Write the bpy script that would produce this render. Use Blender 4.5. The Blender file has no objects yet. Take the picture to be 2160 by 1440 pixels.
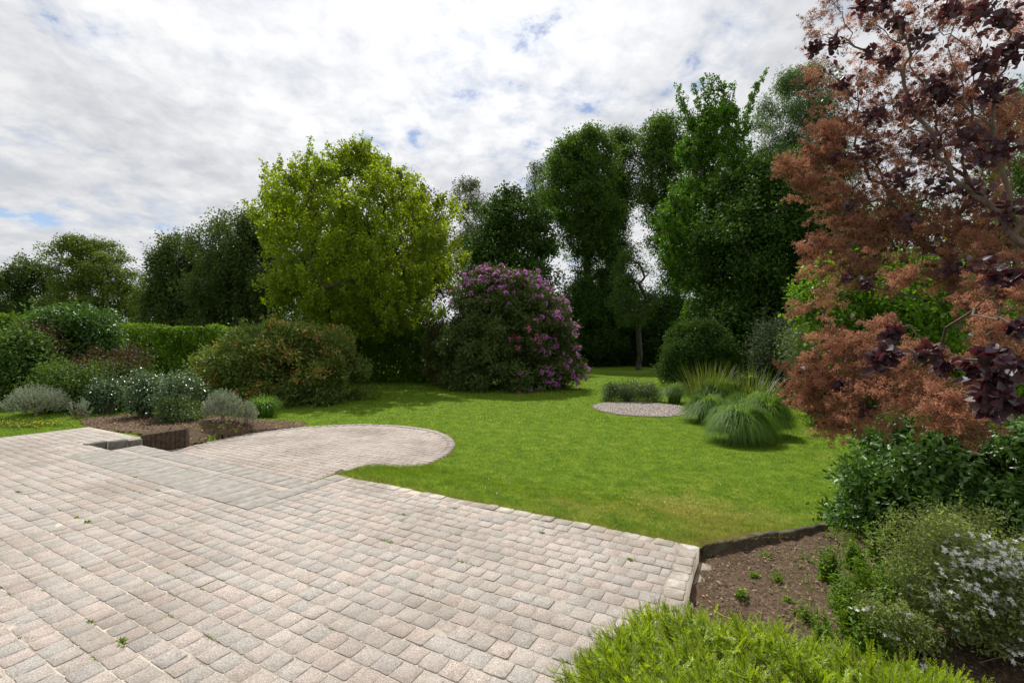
import bpy, math
import numpy as np
from math import radians, sin, cos, pi

R = np.random.default_rng(7)
scene = bpy.context.scene
C = scene.collection

# ------------------------------------------------------------------ camera, sky, sun
CAM_H = 1.75
F = 953.0            # focal length in photo pixels (2160 wide)
HOR = 728.0          # photo row of the horizon
cam_d = bpy.data.cameras.new("camera")
cam = bpy.data.objects.new("camera", cam_d)
C.objects.link(cam)
cam.location = (0, 0, CAM_H)
cam.rotation_euler = (radians(90) + math.atan2(HOR - 720, F), 0, 0)
cam_d.sensor_width = 36
cam_d.lens = 36 * F / 2160
cam_d.clip_start = 0.05
cam_d.clip_end = 3000
scene.camera = cam

SUN_EL, SUN_AZ = radians(57), radians(-13)      # azimuth measured from straight ahead (+Y) towards +X
sd = (sin(SUN_AZ) * cos(SUN_EL), cos(SUN_AZ) * cos(SUN_EL), sin(SUN_EL))
sun_d = bpy.data.lights.new("sun", 'SUN')
sun_d.energy = 4.8
sun_d.angle = radians(0.6)
sun_d.color = (1.0, 0.965, 0.90)
sun = bpy.data.objects.new("sun", sun_d)
C.objects.link(sun)
sun.location = (0, 0, 60)
from mathutils import Vector
sun.rotation_euler = Vector(sd).to_track_quat('Z', 'Y').to_euler()

world = bpy.data.worlds.new("World")
scene.world = world
world.use_nodes = True
wt = world.node_tree
wt.nodes.clear()


def nd(t, typ, **kw):
    n = t.nodes.new(typ)
    for k, v in kw.items():
        if k in n.inputs.keys():
            n.inputs[k].default_value = v
        else:
            setattr(n, k, v)
    return n


def mth(t, op, a, b=None, c=None, clamp=False):
    n = t.nodes.new('ShaderNodeMath')
    n.operation = op
    n.use_clamp = clamp
    for i, v in enumerate((a, b, c)):
        if v is None:
            continue
        if isinstance(v, (int, float)):
            n.inputs[i].default_value = v
        else:
            t.links.new(v, n.inputs[i])
    return n.outputs[0]


def mixc(t, fac, a, b, blend='MIX'):
    n = t.nodes.new('ShaderNodeMix')
    n.data_type = 'RGBA'
    n.blend_type = blend
    for sock, v in ((n.inputs[0], fac), (n.inputs[6], a), (n.inputs[7], b)):
        if isinstance(v, (int, float)):
            sock.default_value = v
        elif isinstance(v, (tuple, list)):
            sock.default_value = (*v, 1) if len(v) == 3 else v
        else:
            t.links.new(v, sock)
    return n.outputs[2]


def ramp(t, fac, stops):
    n = t.nodes.new('ShaderNodeValToRGB')
    e = n.color_ramp.elements
    while len(e) < len(stops):
        e.new(0.5)
    for i, (p, c) in enumerate(stops):
        e[i].position = p
        e[i].color = (c, c, c, 1) if isinstance(c, (int, float)) else (*c, 1)
    t.links.new(fac, n.inputs[0])
    return n.outputs[0]


def noise(t, vec, scale, detail=4, rough=0.55, dist=0.0):
    n = nd(t, 'ShaderNodeTexNoise', Scale=scale, Detail=detail, Roughness=rough, Distortion=dist)
    if vec is not None:
        t.links.new(vec, n.inputs['Vector'])
    return n.outputs[0]


sky = nd(wt, 'ShaderNodeTexSky', sky_type='NISHITA', sun_disc=False)
sky.sun_elevation = SUN_EL
sky.sun_rotation = SUN_AZ
sky.air_density = 1.0
sky.dust_density = 0.6
tc = nd(wt, 'ShaderNodeTexCoord')
sep = nd(wt, 'ShaderNodeSeparateXYZ')
wt.links.new(tc.outputs['Generated'], sep.inputs[0])
zc = mth(wt, 'ADD', mth(wt, 'MAXIMUM', sep.outputs[2], 0.0), 0.24)
cx_ = mth(wt, 'DIVIDE', sep.outputs[0], zc)
cy_ = mth(wt, 'DIVIDE', sep.outputs[1], zc)
cmb = nd(wt, 'ShaderNodeCombineXYZ')
wt.links.new(cx_, cmb.inputs[0])
wt.links.new(cy_, cmb.inputs[1])
cmb.inputs[2].default_value = 4.3
cv = cmb.outputs[0]
n_big = noise(wt, cv, 0.9, 3, 0.5)
n_mid = noise(wt, cv, 3.6, 8, 0.60, 0.25)
n_fin = noise(wt, cv, 10.5, 7, 0.60, 0.2)
cov = mth(wt, 'ADD', mth(wt, 'MULTIPLY', n_mid, 0.62), mth(wt, 'MULTIPLY', n_fin, 0.30))
cov = mth(wt, 'ADD', cov, mth(wt, 'MULTIPLY', n_big, 0.42))
mask = ramp(wt, cov, [(0.510, 0.0), (0.560, 0.75), (0.63, 1.0)])
shade = ramp(wt, mth(wt, 'ADD', mth(wt, 'MULTIPLY', n_fin, 0.5), mth(wt, 'MULTIPLY', noise(wt, cv, 2.4, 7, 0.6), 0.5)),
             [(0.39, (7.0, 7.2, 7.65)), (0.50, (8.5, 8.62, 8.9)), (0.60, (10.0, 10.0, 10.1))])
vm = nd(wt, 'ShaderNodeVectorMath', operation='DOT_PRODUCT')
wt.links.new(tc.outputs['Generated'], vm.inputs[0])
vm.inputs[1].default_value = sd
glow = ramp(wt, vm.outputs['Value'], [(0.20, 0.88), (0.75, 0.965), (0.97, 1.4)])
cloud = mixc(wt, 1.0, shade, glow, 'MULTIPLY')
blue = mixc(wt, 1.0, sky.outputs[0], (1.25, 1.25, 1.3), 'MULTIPLY')
col = mixc(wt, mask, blue, cloud)
bg = nd(wt, 'ShaderNodeBackground', Strength=0.092)
wt.links.new(col, bg.inputs[0])
wo = nd(wt, 'ShaderNodeOutputWorld')
wt.links.new(bg.outputs[0], wo.inputs[0])

scene.view_settings.view_transform = 'Standard'
scene.view_settings.look = 'None'
scene.view_settings.exposure = 0.0
scene.view_settings.gamma = 1.0
scene.cycles.max_bounces = 7
scene.cycles.diffuse_bounces = 5
scene.cycles.transmission_bounces = 5
scene.cycles.transparent_max_bounces = 8
scene.cycles.use_denoising = True

# ------------------------------------------------------------------ coordinates
# A and B are the two directions of the paving on the ground; a point is a*A + b*B
TH = math.atan2(518.0, F)
B_ = np.array([sin(TH), cos(TH)])
A_ = np.array([-cos(TH), sin(TH)])


def ab(a, b):
    return np.asarray(a)[..., None] * A_ + np.asarray(b)[..., None] * B_


def toab(x, y):
    return x * A_[0] + y * A_[1], x * B_[0] + y * B_[1]


def gp(px, py, z=0.0):
    Y = F * (CAM_H - z) / (py - HOR)
    return (px - 1080) * Y / F, Y


def sstep(t):
    t = np.clip(t, 0, 1)
    return t * t * (3 - 2 * t)


def zlawn(x, y):
    """height of the open ground"""
    x = np.asarray(x, float)
    y = np.asarray(y, float)
    a, b = toab(x, y)
    s = np.maximum(sstep((b - 4.35) / 2.1), sstep((a - 4.85) / 1.15))
    z = -0.012 - 0.325 * s
    left = sstep((a - 10.15) / 1.0) * sstep((8.2 - b) / 2.4)
    z = z + left * (-0.03 - z)
    z = z + 0.012 * np.sin(x * 1.3 + 1) * np.cos(y * 0.9)
    inter = (a > 0.47) & (a < 12.62) & (b < 4.2)
    pat = ((a - 7.8) ** 2 + (b - 6.2) ** 2 < 2.68 ** 2) | ((a > 5.95) & (a < 10.30) & (b > 4.1) & (b < 6.0))
    pat &= ~((a < 5.85) & (b < 5.22))
    z = np.where(pat, -0.50, z)
    return np.where(inter, -0.75, z)


CIR_A, CIR_B, CIR_R = 7.8, 6.2, 2.72

# ------------------------------------------------------------------ mesh helpers


def build(name, V, polys, mat, parent=None, attrs=None, smooth=False, matidx=None):
    """polys: list of (m,k) index arrays; attrs: name -> per-face float array (in order of polys)"""
    me = bpy.data.meshes.new(name)
    V = np.asarray(V, np.float32)
    polys = [np.asarray(p, np.int32) for p in polys if len(p)]
    me.vertices.add(len(V))
    me.vertices.foreach_set('co', V.ravel())
    nl = sum(p.size for p in polys)
    npol = sum(len(p) for p in polys)
    me.loops.add(nl)
    me.polygons.add(npol)
    me.loops.foreach_set('vertex_index', np.concatenate([p.ravel() for p in polys]))
    tot = np.concatenate([np.full(len(p), p.shape[1], np.int32) for p in polys])
    st = np.concatenate([[0], np.cumsum(tot)[:-1]]).astype(np.int32)
    me.polygons.foreach_set('loop_start', st)
    if smooth:
        me.polygons.foreach_set('use_smooth', np.ones(npol, bool))
    if matidx is not None:
        me.polygons.foreach_set('material_index', np.asarray(matidx, np.int32))
    me.update(calc_edges=True)
    for k, v in (attrs or {}).items():
        at = me.attributes.new(k, 'FLOAT', 'FACE')
        at.data.foreach_set('value', np.asarray(v, np.float32))
    for m in (mat if isinstance(mat, (list, tuple)) else [mat]):
        me.materials.append(m)
    o = bpy.data.objects.new(name, me)
    C.objects.link(o)
    if parent is not None:
        o.parent = parent
        o.matrix_parent_inverse = parent.matrix_world.inverted()
    return o


def thing(name, label, cat, x, y, z=None, group=None):
    o = bpy.data.objects.new(name, None)
    C.objects.link(o)
    o.empty_display_size = 0.3
    o.location = (x, y, float(zlawn(x, y)) if z is None else z)
    o['label'] = label
    o['category'] = cat
    if group:
        o['group'] = group
    bpy.context.view_layer.update()
    return o


def tag(o, label=None, cat=None, group=None, kind=None):
    if label: o['label'] = label
    if cat: o['category'] = cat
    if group: o['group'] = group
    if kind: o['kind'] = kind
    return o


def put(name, V, polys, mat, root, **kw):
    """a part given in world coordinates, parented to its thing"""
    loc = np.array(root.location)
    o = build(name, np.asarray(V) - loc, polys, mat, None, **kw)
    o.parent = root
    return o


class Acc:
    """collects pieces of one mesh"""
    def __init__(s):
        s.V = []; s.P = {}; s.n = 0; s.at = {}

    def add(s, V, polys, **at):
        V = np.asarray(V, np.float32).reshape(-1, 3)
        for p in polys:
            p = np.asarray(p, np.int64)
            k = p.shape[1]
            s.P.setdefault(k, []).append(p + s.n)
            for a in ('r', 'q'):
                v = at.get(a, 0.5)
                v = np.broadcast_to(np.asarray(v, np.float32), (len(p),)) if np.ndim(v) == 0 or len(v) == len(p) else np.repeat(v, len(p) // len(v))
                s.at.setdefault((a, k), []).append(v)
        s.V.append(V)
        s.n += len(V)

    def out(s):
        V = np.concatenate(s.V)
        ks = sorted(s.P)
        polys = [np.concatenate(s.P[k]) for k in ks]
        at = {a: np.concatenate([np.concatenate(s.at[(a, k)]) for k in ks]) for a in ('r', 'q')}
        return V, polys, at

    def put(s, name, mat, root, smooth=False):
        V, p, at = s.out()
        return put(name, V, p, mat, root, attrs=at, smooth=smooth)

    def build(s, name, mat, smooth=False):
        V, p, at = s.out()
        return build(name, V, p, mat, attrs=at, smooth=smooth)


def unit(v):
    return v / np.maximum(np.linalg.norm(v, axis=-1, keepdims=True), 1e-9)


def rdir(n, rng=R):
    return unit(rng.normal(size=(n, 3)))


T_D = np.array([(0, 0, 0), (.45, .5, .07), (1, 0, -.10), (.45, -.5, .07)], float)
F_D = [(0, 1, 2, 3)]
T_O = np.array([(0, 0, 0), (.25, .42, .07), (.65, .46, .05), (1, 0, -.10), (.65, -.46, .05), (.25, -.42, .07)], float)
F_O = [(0, 1, 2, 3), (0, 3, 4, 5)]
T_H = np.array([(0, 0, 0), (.10, .35, .05), (.32, .52, .07), (.62, .45, .03), (1, 0, -.10), (.62, -.45, .03), (.32, -.52, .07), (.10, -.35, .05), (.5, 0, 0)], float)
F_H = [(0, 1, 2, 8), (8, 2, 3, 4), (0, 8, 6, 7), (8, 4, 5, 6)]


def leaves(acc, P, D, N, L, W, tmpl='D', q=0.5, rr=None):
    T, FF = {'D': (T_D, F_D), 'O': (T_O, F_O), 'H': (T_H, F_H)}[tmpl]
    n = len(P)
    D = unit(D)
    S = unit(np.cross(D, N))
    N = np.cross(S, D)
    L = np.broadcast_to(L, n)[:, None, None]
    W = np.broadcast_to(W, n)[:, None, None]
    V = P[:, None] + T[None, :, 0:1] * L * D[:, None] + T[None, :, 1:2] * W * S[:, None] + T[None, :, 2:3] * L * N[:, None]
    k = len(T)
    base = (np.arange(n) * k)[:, None, None]
    f = (np.array(FF)[None] + base).reshape(-1, 4)
    r = np.repeat(R.random(n) if rr is None else rr, len(FF))
    qq = np.repeat(np.broadcast_to(q, n), len(FF))
    acc.add(V.reshape(-1, 3), [f], r=r, q=qq)


def frusta(acc, P0, P1, r0, r1, sides=5, q=0.5):
    n = len(P0)
    if n == 0: return
    d = unit(P1 - P0)
    h = np.where(np.abs(d[:, 2:3]) > 0.9, np.array([[1., 0, 0]]), np.array([[0, 0, 1.]]))
    s = unit(np.cross(d, h))
    t = np.cross(s, d)
    an = np.arange(sides) * 2 * pi / sides
    ring = np.cos(an)[None, :, None] * s[:, None] + np.sin(an)[None, :, None] * t[:, None]
    V = np.concatenate([P0[:, None] + ring * np.reshape(r0, (-1, 1, 1)), P1[:, None] + ring * np.reshape(r1, (-1, 1, 1))], 1)
    i = np.arange(sides)
    j = (i + 1) % sides
    q4 = np.stack([i, j, j + sides, i + sides], 1)
    f = (q4[None] + (np.arange(n) * 2 * sides)[:, None, None]).reshape(-1, 4)
    acc.add(V.reshape(-1, 3), [f], r=0.5, q=q)


def skeleton(acc, base, targets, trunk_h, r0, rng, rise=0.25, mids=3, rmin=0.012, lean=(0, 0), expo=0.5, sides=6, pen=0.25):
    """a trunk and limbs growing to the targets"""
    base = np.asarray(base, float)
    nodes = []
    par = []
    plen = []
    k = 7
    for i in range(k):
        t = i / (k - 1)
        w = rng.normal(0, 0.012 * trunk_h, 2) * (t > 0)
        nodes.append(base + np.array([w[0] + lean[0] * t, w[1] + lean[1] * t, trunk_h * t]))
        par.append(i - 1)
        plen.append(trunk_h * t)
    targets = np.asarray(targets)
    order = np.argsort(np.linalg.norm(targets - nodes[-1], axis=1))
    for ti in order:
        t = targets[ti]
        arr = np.array(nodes)
        d = np.linalg.norm(arr - t, axis=1)
        up = np.maximum(0, arr[:, 2] - t[2])
        cost = d + pen * np.array(plen) + 0.8 * up
        cost[:max(2, k // 2)] += 1e3
        p = int(np.argmin(cost))
        p0 = arr[p]
        L = d[p]
        prev = p
        for m in range(1, mids + 1):
            f = m / (mids)
            pos = p0 + (t - p0) * f + np.array([0, 0, rise * L * f * (1 - f) * 1.5]) + rng.normal(0, 0.045 * L, 3) * (f < 1)
            nodes.append(pos)
            par.append(prev)
            plen.append(plen[prev] + L / mids)
            prev = len(nodes) - 1
    nodes = np.array(nodes)
    par = np.array(par)
    cnt = np.zeros(len(nodes))
    child = np.ones(len(nodes), bool)
    child[par[par >= 0]] = False
    cnt[child] = 1
    for i in range(len(nodes) - 1, 0, -1):
        cnt[par[i]] += cnt[i]
    rad = np.maximum(rmin, r0 * (cnt / cnt[0]) ** expo)
    e = np.arange(1, len(nodes))
    r_par = np.minimum(rad[par[e]], rad[e] * 1.5)
    r_par[:k - 1] = rad[par[e]][:k - 1]
    r_par[0] *= 1.35
    frusta(acc, nodes[par[e]], nodes[e] + unit(nodes[e] - nodes[par[e]]) * rad[e][:, None] * 0.3, r_par, rad[e], sides)
    return nodes


def interp_outline(outline, py):
    o = np.array(sorted(outline))
    return np.interp(py, o[:, 0], o[:, 1]), np.interp(py, o[:, 0], o[:, 2])


def crown_lobes(outline, D, n, lr, depth=1.0, shell=0.45, rng=R, yflat=None):
    """lobe centres inside an outline (photo rows and columns) that stands at distance D"""
    o = np.array(sorted(outline), float)
    ys = np.linspace(o[0, 0], o[-1, 0], 200)
    l, r = interp_outline(outline, ys)
    w = (r - l)
    w = w / w.sum()
    py = rng.choice(ys, n, p=w) + rng.normal(0, 1, n)
    py = np.clip(py, o[0, 0], o[-1, 0])
    l, r = interp_outline(outline, py)
    hw = (r - l) / 2 * D / F
    mid = ((r + l) / 2 - 1080) * D / F
    th = rng.random(n) * 2 * pi
    s = rng.random(n) ** shell
    rad = rng.uniform(lr[0], lr[1], n)
    rad = np.minimum(rad, hw * 0.9 + 0.05)
    hh = np.maximum(hw - rad * 0.5, 0)
    dd = hh * depth if yflat is None else np.full(n, yflat)
    X = mid + np.cos(th) * s * hh
    Y = D + np.sin(th) * s * dd
    top = CAM_H + (HOR - o[0, 0]) * D / F
    Z = CAM_H + (HOR - py) * D / F
    Z = np.minimum(Z, top - rad * 0.7)
    # keep each lobe in its projected place although it stands nearer or farther than D
    return np.stack([X, Y, Z], 1), rad


def foliage(acc, cen, rad, ncl, nleaf, L, W, tmpl='D', spread=0.25, squash=0.8, strand=(0, 0, 0), strand_r=0.0,
            droop=0.2, rng=R, zmin=None, upn=0.6, fill=0.15, lvar=0.35, outw=0.6, inner=0.55, ctr=None):
    """clusters of leaves over the surface of each lobe"""
    n = len(cen)
    lob = np.repeat(np.arange(n), ncl)
    m = len(lob)
    d = rdir(m, rng)
    d[:, 2] = d[:, 2] * 1.0 + 0.15
    d = unit(d)
    rr = rad[lob] * np.where(rng.random(m) < fill, rng.uniform(0.1, 0.6, m), rng.uniform(inner, 1.12, m))
    cc = cen[lob] + d * rr[:, None] * np.array([1, 1, squash])
    qlob = rng.random(n)
    qc = np.clip(qlob[lob] * 0.6 + rng.random(m) * 0.4, 0, 1)
    ci = np.repeat(np.arange(m), nleaf)
    k = len(ci)
    t = rng.random(k)
    sv = np.array(strand)[None] + d[ci] * strand_r
    P = cc[ci] + sv * t[:, None] * rng.uniform(0.6, 1.2, m)[ci][:, None] + rng.normal(0, spread, (k, 3)) * (1 - 0.5 * t[:, None] * (np.linalg.norm(sv, axis=1, keepdims=True) > 0))
    D = rdir(k, rng) * 0.9 + d[ci] * outw + np.array([0, 0, -droop])
    if ctr is not None:
        D = D + unit(P - np.asarray(ctr)) * 0.5
    N = rdir(k, rng) + np.array([0, 0, upn]) + d[ci] * 0.3
    LL = L * (1 + rng.uniform(-lvar, lvar, k))
    ok = np.ones(k, bool)
    if zmin is not None:
        zz = zlawn(P[:, 0], P[:, 1]) if zmin == 'g' else zmin
        ok = P[:, 2] > zz + 0.02
    leaves(acc, P[ok], D[ok], N[ok], LL[ok], LL[ok] * W, tmpl, q=qc[ci][ok])
    return cc


# ------------------------------------------------------------------ materials


def mat(name):
    m = bpy.data.materials.new(name)
    m.use_nodes = True
    t = m.node_tree
    t.nodes.clear()
    out = nd(t, 'ShaderNodeOutputMaterial')
    return m, t, out


def srgb(r, g, b):
    return tuple(((c / 255) / 12.92 if c / 255 <= 0.04045 else ((c / 255 + 0.055) / 1.055) ** 2.4) for c in (r, g, b))


def leafmat(name, c0, c1, trans=0.35, tcol=None, rough=0.45, spec=0.4, qv=0.35, nz=0.0, c2=None, c2amt=0.0, kk=1.0):
    m, t, out = mat(name)
    ar = nd(t, 'ShaderNodeAttribute', attribute_name='r')
    aq = nd(t, 'ShaderNodeAttribute', attribute_name='q')
    c0 = tuple(v * kk for v in c0)
    c1 = tuple(v * kk for v in c1)
    col = mixc(t, ar.outputs['Fac'], c0, c1)
    if c2 is not None:
        k = mth(t, 'GREATER_THAN', mth(t, 'ADD', mth(t, 'MULTIPLY', aq.outputs['Fac'], 0.6), mth(t, 'MULTIPLY', ar.outputs['Fac'], 0.4)), 1 - c2amt)
        col = mixc(t, k, col, c2)
    v = mth(t, 'ADD', mth(t, 'MULTIPLY', aq.outputs['Fac'], 2 * qv), 1 - qv)
    col2 = mixc(t, 1.0, col, v, 'MULTIPLY')
    p = nd(t, 'ShaderNodeBsdfPrincipled', Roughness=rough)
    p.inputs['Specular IOR Level'].default_value = spec
    t.links.new(col2, p.inputs['Base Color'])
    if trans > 0:
        tr = nd(t, 'ShaderNodeBsdfTranslucent')
        tint = tcol or (1.6, 1.5, 0.7)
        tc2 = mixc(t, 1.0, col2, tint, 'MULTIPLY')
        t.links.new(tc2, tr.inputs[0])
        ms = nd(t, 'ShaderNodeMixShader')
        ms.inputs[0].default_value = trans
        t.links.new(p.outputs[0], ms.inputs[1])
        t.links.new(tr.outputs[0], ms.inputs[2])
        t.links.new(ms.outputs[0], out.inputs[0])
    else:
        t.links.new(p.outputs[0], out.inputs[0])
    return m


def barkmat(name, c0, c1, scale=8):
    m, t, out = mat(name)
    tc = nd(t, 'ShaderNodeTexCoord')
    mp = nd(t, 'ShaderNodeMapping')
    mp.inputs['Scale'].default_value = (1, 1, 0.25)
    t.links.new(tc.outputs['Object'], mp.inputs[0])
    n = noise(t, mp.outputs[0], scale, 6, 0.65)
    col = mixc(t, ramp(t, n, [(0.35, 0.0), (0.65, 1.0)]), c0, c1)
    p = nd(t, 'ShaderNodeBsdfPrincipled', Roughness=0.85)
    t.links.new(col, p.inputs['Base Color'])
    b = nd(t, 'ShaderNodeBump', Strength=0.6, Distance=0.03)
    t.links.new(n, b.inputs['Height'])
    t.links.new(b.outputs[0], p.inputs['Normal'])
    t.links.new(p.outputs[0], out.inputs[0])
    return m


def pos(t):
    return nd(t, 'ShaderNodeNewGeometry').outputs['Position']


# lawn colour, shared by the ground below and the blades
def lawn_color(t):
    p = pos(t)
    n1 = noise(t, p, 0.55, 4, 0.6)
    n2 = noise(t, p, 3.2, 5, 0.65)
    n3 = noise(t, p, 15, 6, 0.72)
    base = mixc(t, ramp(t, n2, [(0.36, 0.0), (0.64, 1.0)]), (0.094, 0.180, 0.009), (0.184, 0.273, 0.018))
    sp = nd(t, 'ShaderNodeSeparateXYZ')
    t.links.new(p, sp.inputs[0])
    # drier turf near the paving and in the middle foreground
    da = mth(t, 'SUBTRACT', 1.0, mth(t, 'DIVIDE', mth(t, 'ABSOLUTE', mth(t, 'SUBTRACT', sp.outputs[1], 5.2)), 2.4), clamp=True)
    dxm = mth(t, 'SUBTRACT', 1.0, mth(t, 'DIVIDE', mth(t, 'ABSOLUTE', mth(t, 'SUBTRACT', sp.outputs[0], 2.0)), 2.6), clamp=True)
    dry = mth(t, 'MULTIPLY', mth(t, 'MULTIPLY', da, dxm), 0.55)
    dn = mth(t, 'ADD', mth(t, 'ADD', mth(t, 'MULTIPLY', n1, 0.6), mth(t, 'MULTIPLY', n2, 0.5)), mth(t, 'MULTIPLY', dry, 0.55))
    dm = ramp(t, dn, [(0.62, 0.0), (0.88, 0.8)])
    col = mixc(t, dm, base, (0.30, 0.265, 0.075))
    col = mixc(t, mth(t, 'MULTIPLY', ramp(t, n3, [(0.34, 0.75), (0.52, 0.0)]), 1.0), col, (0.055, 0.105, 0.008))
    return col


def m_lawn():
    m, t, out = mat('lawn_ground')
    col = lawn_color(t)
    p = nd(t, 'ShaderNodeBsdfPrincipled', Roughness=0.9)
    p.inputs['Specular IOR Level'].default_value = 0.15
    t.links.new(col, p.inputs['Base Color'])
    n = noise(t, pos(t), 60, 5, 0.7)
    b = nd(t, 'ShaderNodeBump', Strength=0.9, Distance=0.03)
    t.links.new(n, b.inputs['Height'])
    t.links.new(b.outputs[0], p.inputs['Normal'])
    t.links.new(p.outputs[0], out.inputs[0])
    return m


def m_blades():
    m, t, out = mat('grass_blades')
    col = lawn_color(t)
    ar = nd(t, 'ShaderNodeAttribute', attribute_name='r')
    k = ramp(t, ar.outputs['Fac'], [(0.0, 0.75), (0.9, 1.35), (1.0, 1.6)])
    col = mixc(t, 1.0, col, k, 'MULTIPLY')
    col = mixc(t, ramp(t, ar.outputs['Fac'], [(0.0, 0.85), (0.06, 0.0)]), col, (0.30, 0.24, 0.09))
    p = nd(t, 'ShaderNodeBsdfPrincipled', Roughness=0.55)
    p.inputs['Specular IOR Level'].default_value = 0.3
    t.links.new(col, p.inputs['Base Color'])
    tr = nd(t, 'ShaderNodeBsdfTranslucent')
    t.links.new(mixc(t, 1.0, col, (1.7, 1.55, 0.8), 'MULTIPLY'), tr.inputs[0])
    ms = nd(t, 'ShaderNodeMixShader')
    ms.inputs[0].default_value = 0.42
    t.links.new(p.outputs[0], ms.inputs[1])
    t.links.new(tr.outputs[0], ms.inputs[2])
    t.links.new(ms.outputs[0], out.inputs[0])
    return m


def m_paver(name='paver_stone', rows=True):
    m, t, out = mat(name)
    ar = nd(t, 'ShaderNodeAttribute', attribute_name='r')
    aq = nd(t, 'ShaderNodeAttribute', attribute_name='q')
    P = pos(t)
    col = ramp(t, ar.outputs['Fac'], [(0.0, (0.352, 0.326, 0.296)), (0.30, (0.368, 0.334, 0.300)), (0.48, (0.384, 0.338, 0.300)),
                                      (0.80, (0.404, 0.338, 0.296)), (1.0, (0.405, 0.358, 0.316))])
    v = mth(t, 'ADD', mth(t, 'MULTIPLY', aq.outputs['Fac'], 0.15), 0.925)
    col = mixc(t, 1.0, col, v, 'MULTIPLY')
    g = noise(t, P, 120, 5, 0.85)
    col = mixc(t, 1.0, col, ramp(t, g, [(0.34, 0.42), (0.5, 0.96), (0.64, 1.62)]), 'MULTIPLY')
    g2 = noise(t, P, 30, 4, 0.6)
    col = mixc(t, 1.0, col, ramp(t, g2, [(0.3, 0.86), (0.7, 1.12)]), 'MULTIPLY')
    # large weathering: grey dirt patches and pale lime bloom
    big = noise(t, P, 0.75, 5, 0.62)
    col = mixc(t, mth(t, 'MULTIPLY', ramp(t, big, [(0.34, 1.0), (0.54, 0.0)]), 0.55), col, (0.19, 0.155, 0.125))
    lim = noise(t, P, 1.9, 6, 0.7)
    col = mixc(t, mth(t, 'MULTIPLY', ramp(t, lim, [(0.52, 0.0), (0.72, 1.0)]), 0.40), col, (0.52, 0.47, 0.41))
    p = nd(t, 'ShaderNodeBsdfPrincipled', Roughness=0.9)
    p.inputs['Specular IOR Level'].default_value = 0.2
    t.links.new(col, p.inputs['Base Color'])
    b = nd(t, 'ShaderNodeBump', Strength=0.55, Distance=0.004)
    t.links.new(g, b.inputs['Height'])
    b2 = nd(t, 'ShaderNodeBump', Strength=0.5, Distance=0.012)
    t.links.new(g2, b2.inputs['Height'])
    t.links.new(b.outputs[0], b2.inputs['Normal'])
    t.links.new(b2.outputs[0], p.inputs['Normal'])
    t.links.new(p.outputs[0], out.inputs[0])
    return m


def m_lime():
    """edging blocks, with white lime bloom in patches"""
    m, t, out = mat('edging_stone')
    P = pos(t)
    n = noise(t, P, 1.6, 7, 0.72)
    g = noise(t, P, 160, 3, 0.7)
    col = mixc(t, ramp(t, n, [(0.48, 0.0), (0.64, 1.0)]), (0.30, 0.255, 0.21), (0.55, 0.51, 0.455))
    col = mixc(t, 1.0, col, ramp(t, g, [(0.3, 0.7), (0.7, 1.2)]), 'MULTIPLY')
    p = nd(t, 'ShaderNodeBsdfPrincipled', Roughness=0.92)
    t.links.new(col, p.inputs['Base Color'])
    b = nd(t, 'ShaderNodeBump', Strength=0.5, Distance=0.006)
    t.links.new(g, b.inputs['Height'])
    t.links.new(b.outputs[0], p.inputs['Normal'])
    t.links.new(p.outputs[0], out.inputs[0])
    return m


def simple(name, c0, c1, scale=20, rough=0.9, bump=0.4, dist=0.01, detail=6, lo=0.35, hi=0.65):
    m, t, out = mat(name)
    P = pos(t)
    n = noise(t, P, scale, detail, 0.65)
    col = mixc(t, ramp(t, n, [(lo, 0.0), (hi, 1.0)]), c0, c1)
    p = nd(t, 'ShaderNodeBsdfPrincipled', Roughness=rough)
    p.inputs['Specular IOR Level'].default_value = 0.2
    t.links.new(col, p.inputs['Base Color'])
    b = nd(t, 'ShaderNodeBump', Strength=bump, Distance=dist)
    t.links.new(n, b.inputs['Height'])
    t.links.new(b.outputs[0], p.inputs['Normal'])
    t.links.new(p.outputs[0], out.inputs[0])
    return m


def rampmat(name, stops, rough=0.9):
    m, t, out = mat(name)
    ar = nd(t, 'ShaderNodeAttribute', attribute_name='r')
    col = ramp(t, ar.outputs['Fac'], stops)
    p = nd(t, 'ShaderNodeBsdfPrincipled', Roughness=rough)
    p.inputs['Specular IOR Level'].default_value = 0.2
    t.links.new(col, p.inputs['Base Color'])
    t.links.new(p.outputs[0], out.inputs[0])
    return m


M_LAWN = m_lawn()
M_BLADE = m_blades()
M_PAVER = m_paver()
M_LIME = m_lime()
M_SAND = simple('joint_sand', (0.20, 0.165, 0.12), (0.50, 0.44, 0.365), 3.2, 0.95, 0.6, 0.01, 8, 0.34, 0.50)
M_SLAB = simple('grey_slab', (0.23, 0.21, 0.185), (0.36, 0.335, 0.30), 9, 0.9, 0.3, 0.004, 10)
M_SOIL = simple('soil', (0.055, 0.036, 0.022), (0.165, 0.110, 0.070), 38, 0.95, 1.0, 0.03, 8)
M_WALL = simple('weathered_palisade', (0.040, 0.028, 0.018), (0.105, 0.072, 0.048), 14, 0.9, 0.6, 0.01, 8)
M_BLOCK = simple('grey_block', (0.10, 0.095, 0.075), (0.20, 0.185, 0.15), 12, 0.9, 0.5, 0.006, 8)
M_KERB = simple('mossy_kerb', (0.045, 0.036, 0.024), (0.14, 0.118, 0.085), 9, 0.9, 0.7, 0.01, 8)
M_CONC = simple('rough_concrete', (0.15, 0.125, 0.09), (0.36, 0.315, 0.25), 20, 0.95, 0.8, 0.012, 8)
M_GRAV = rampmat('gravel_stone', [(0.0, (0.10, 0.085, 0.07)), (0.4, (0.20, 0.165, 0.14)), (0.7, (0.29, 0.25, 0.22)), (1.0, (0.42, 0.38, 0.35))])
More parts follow.
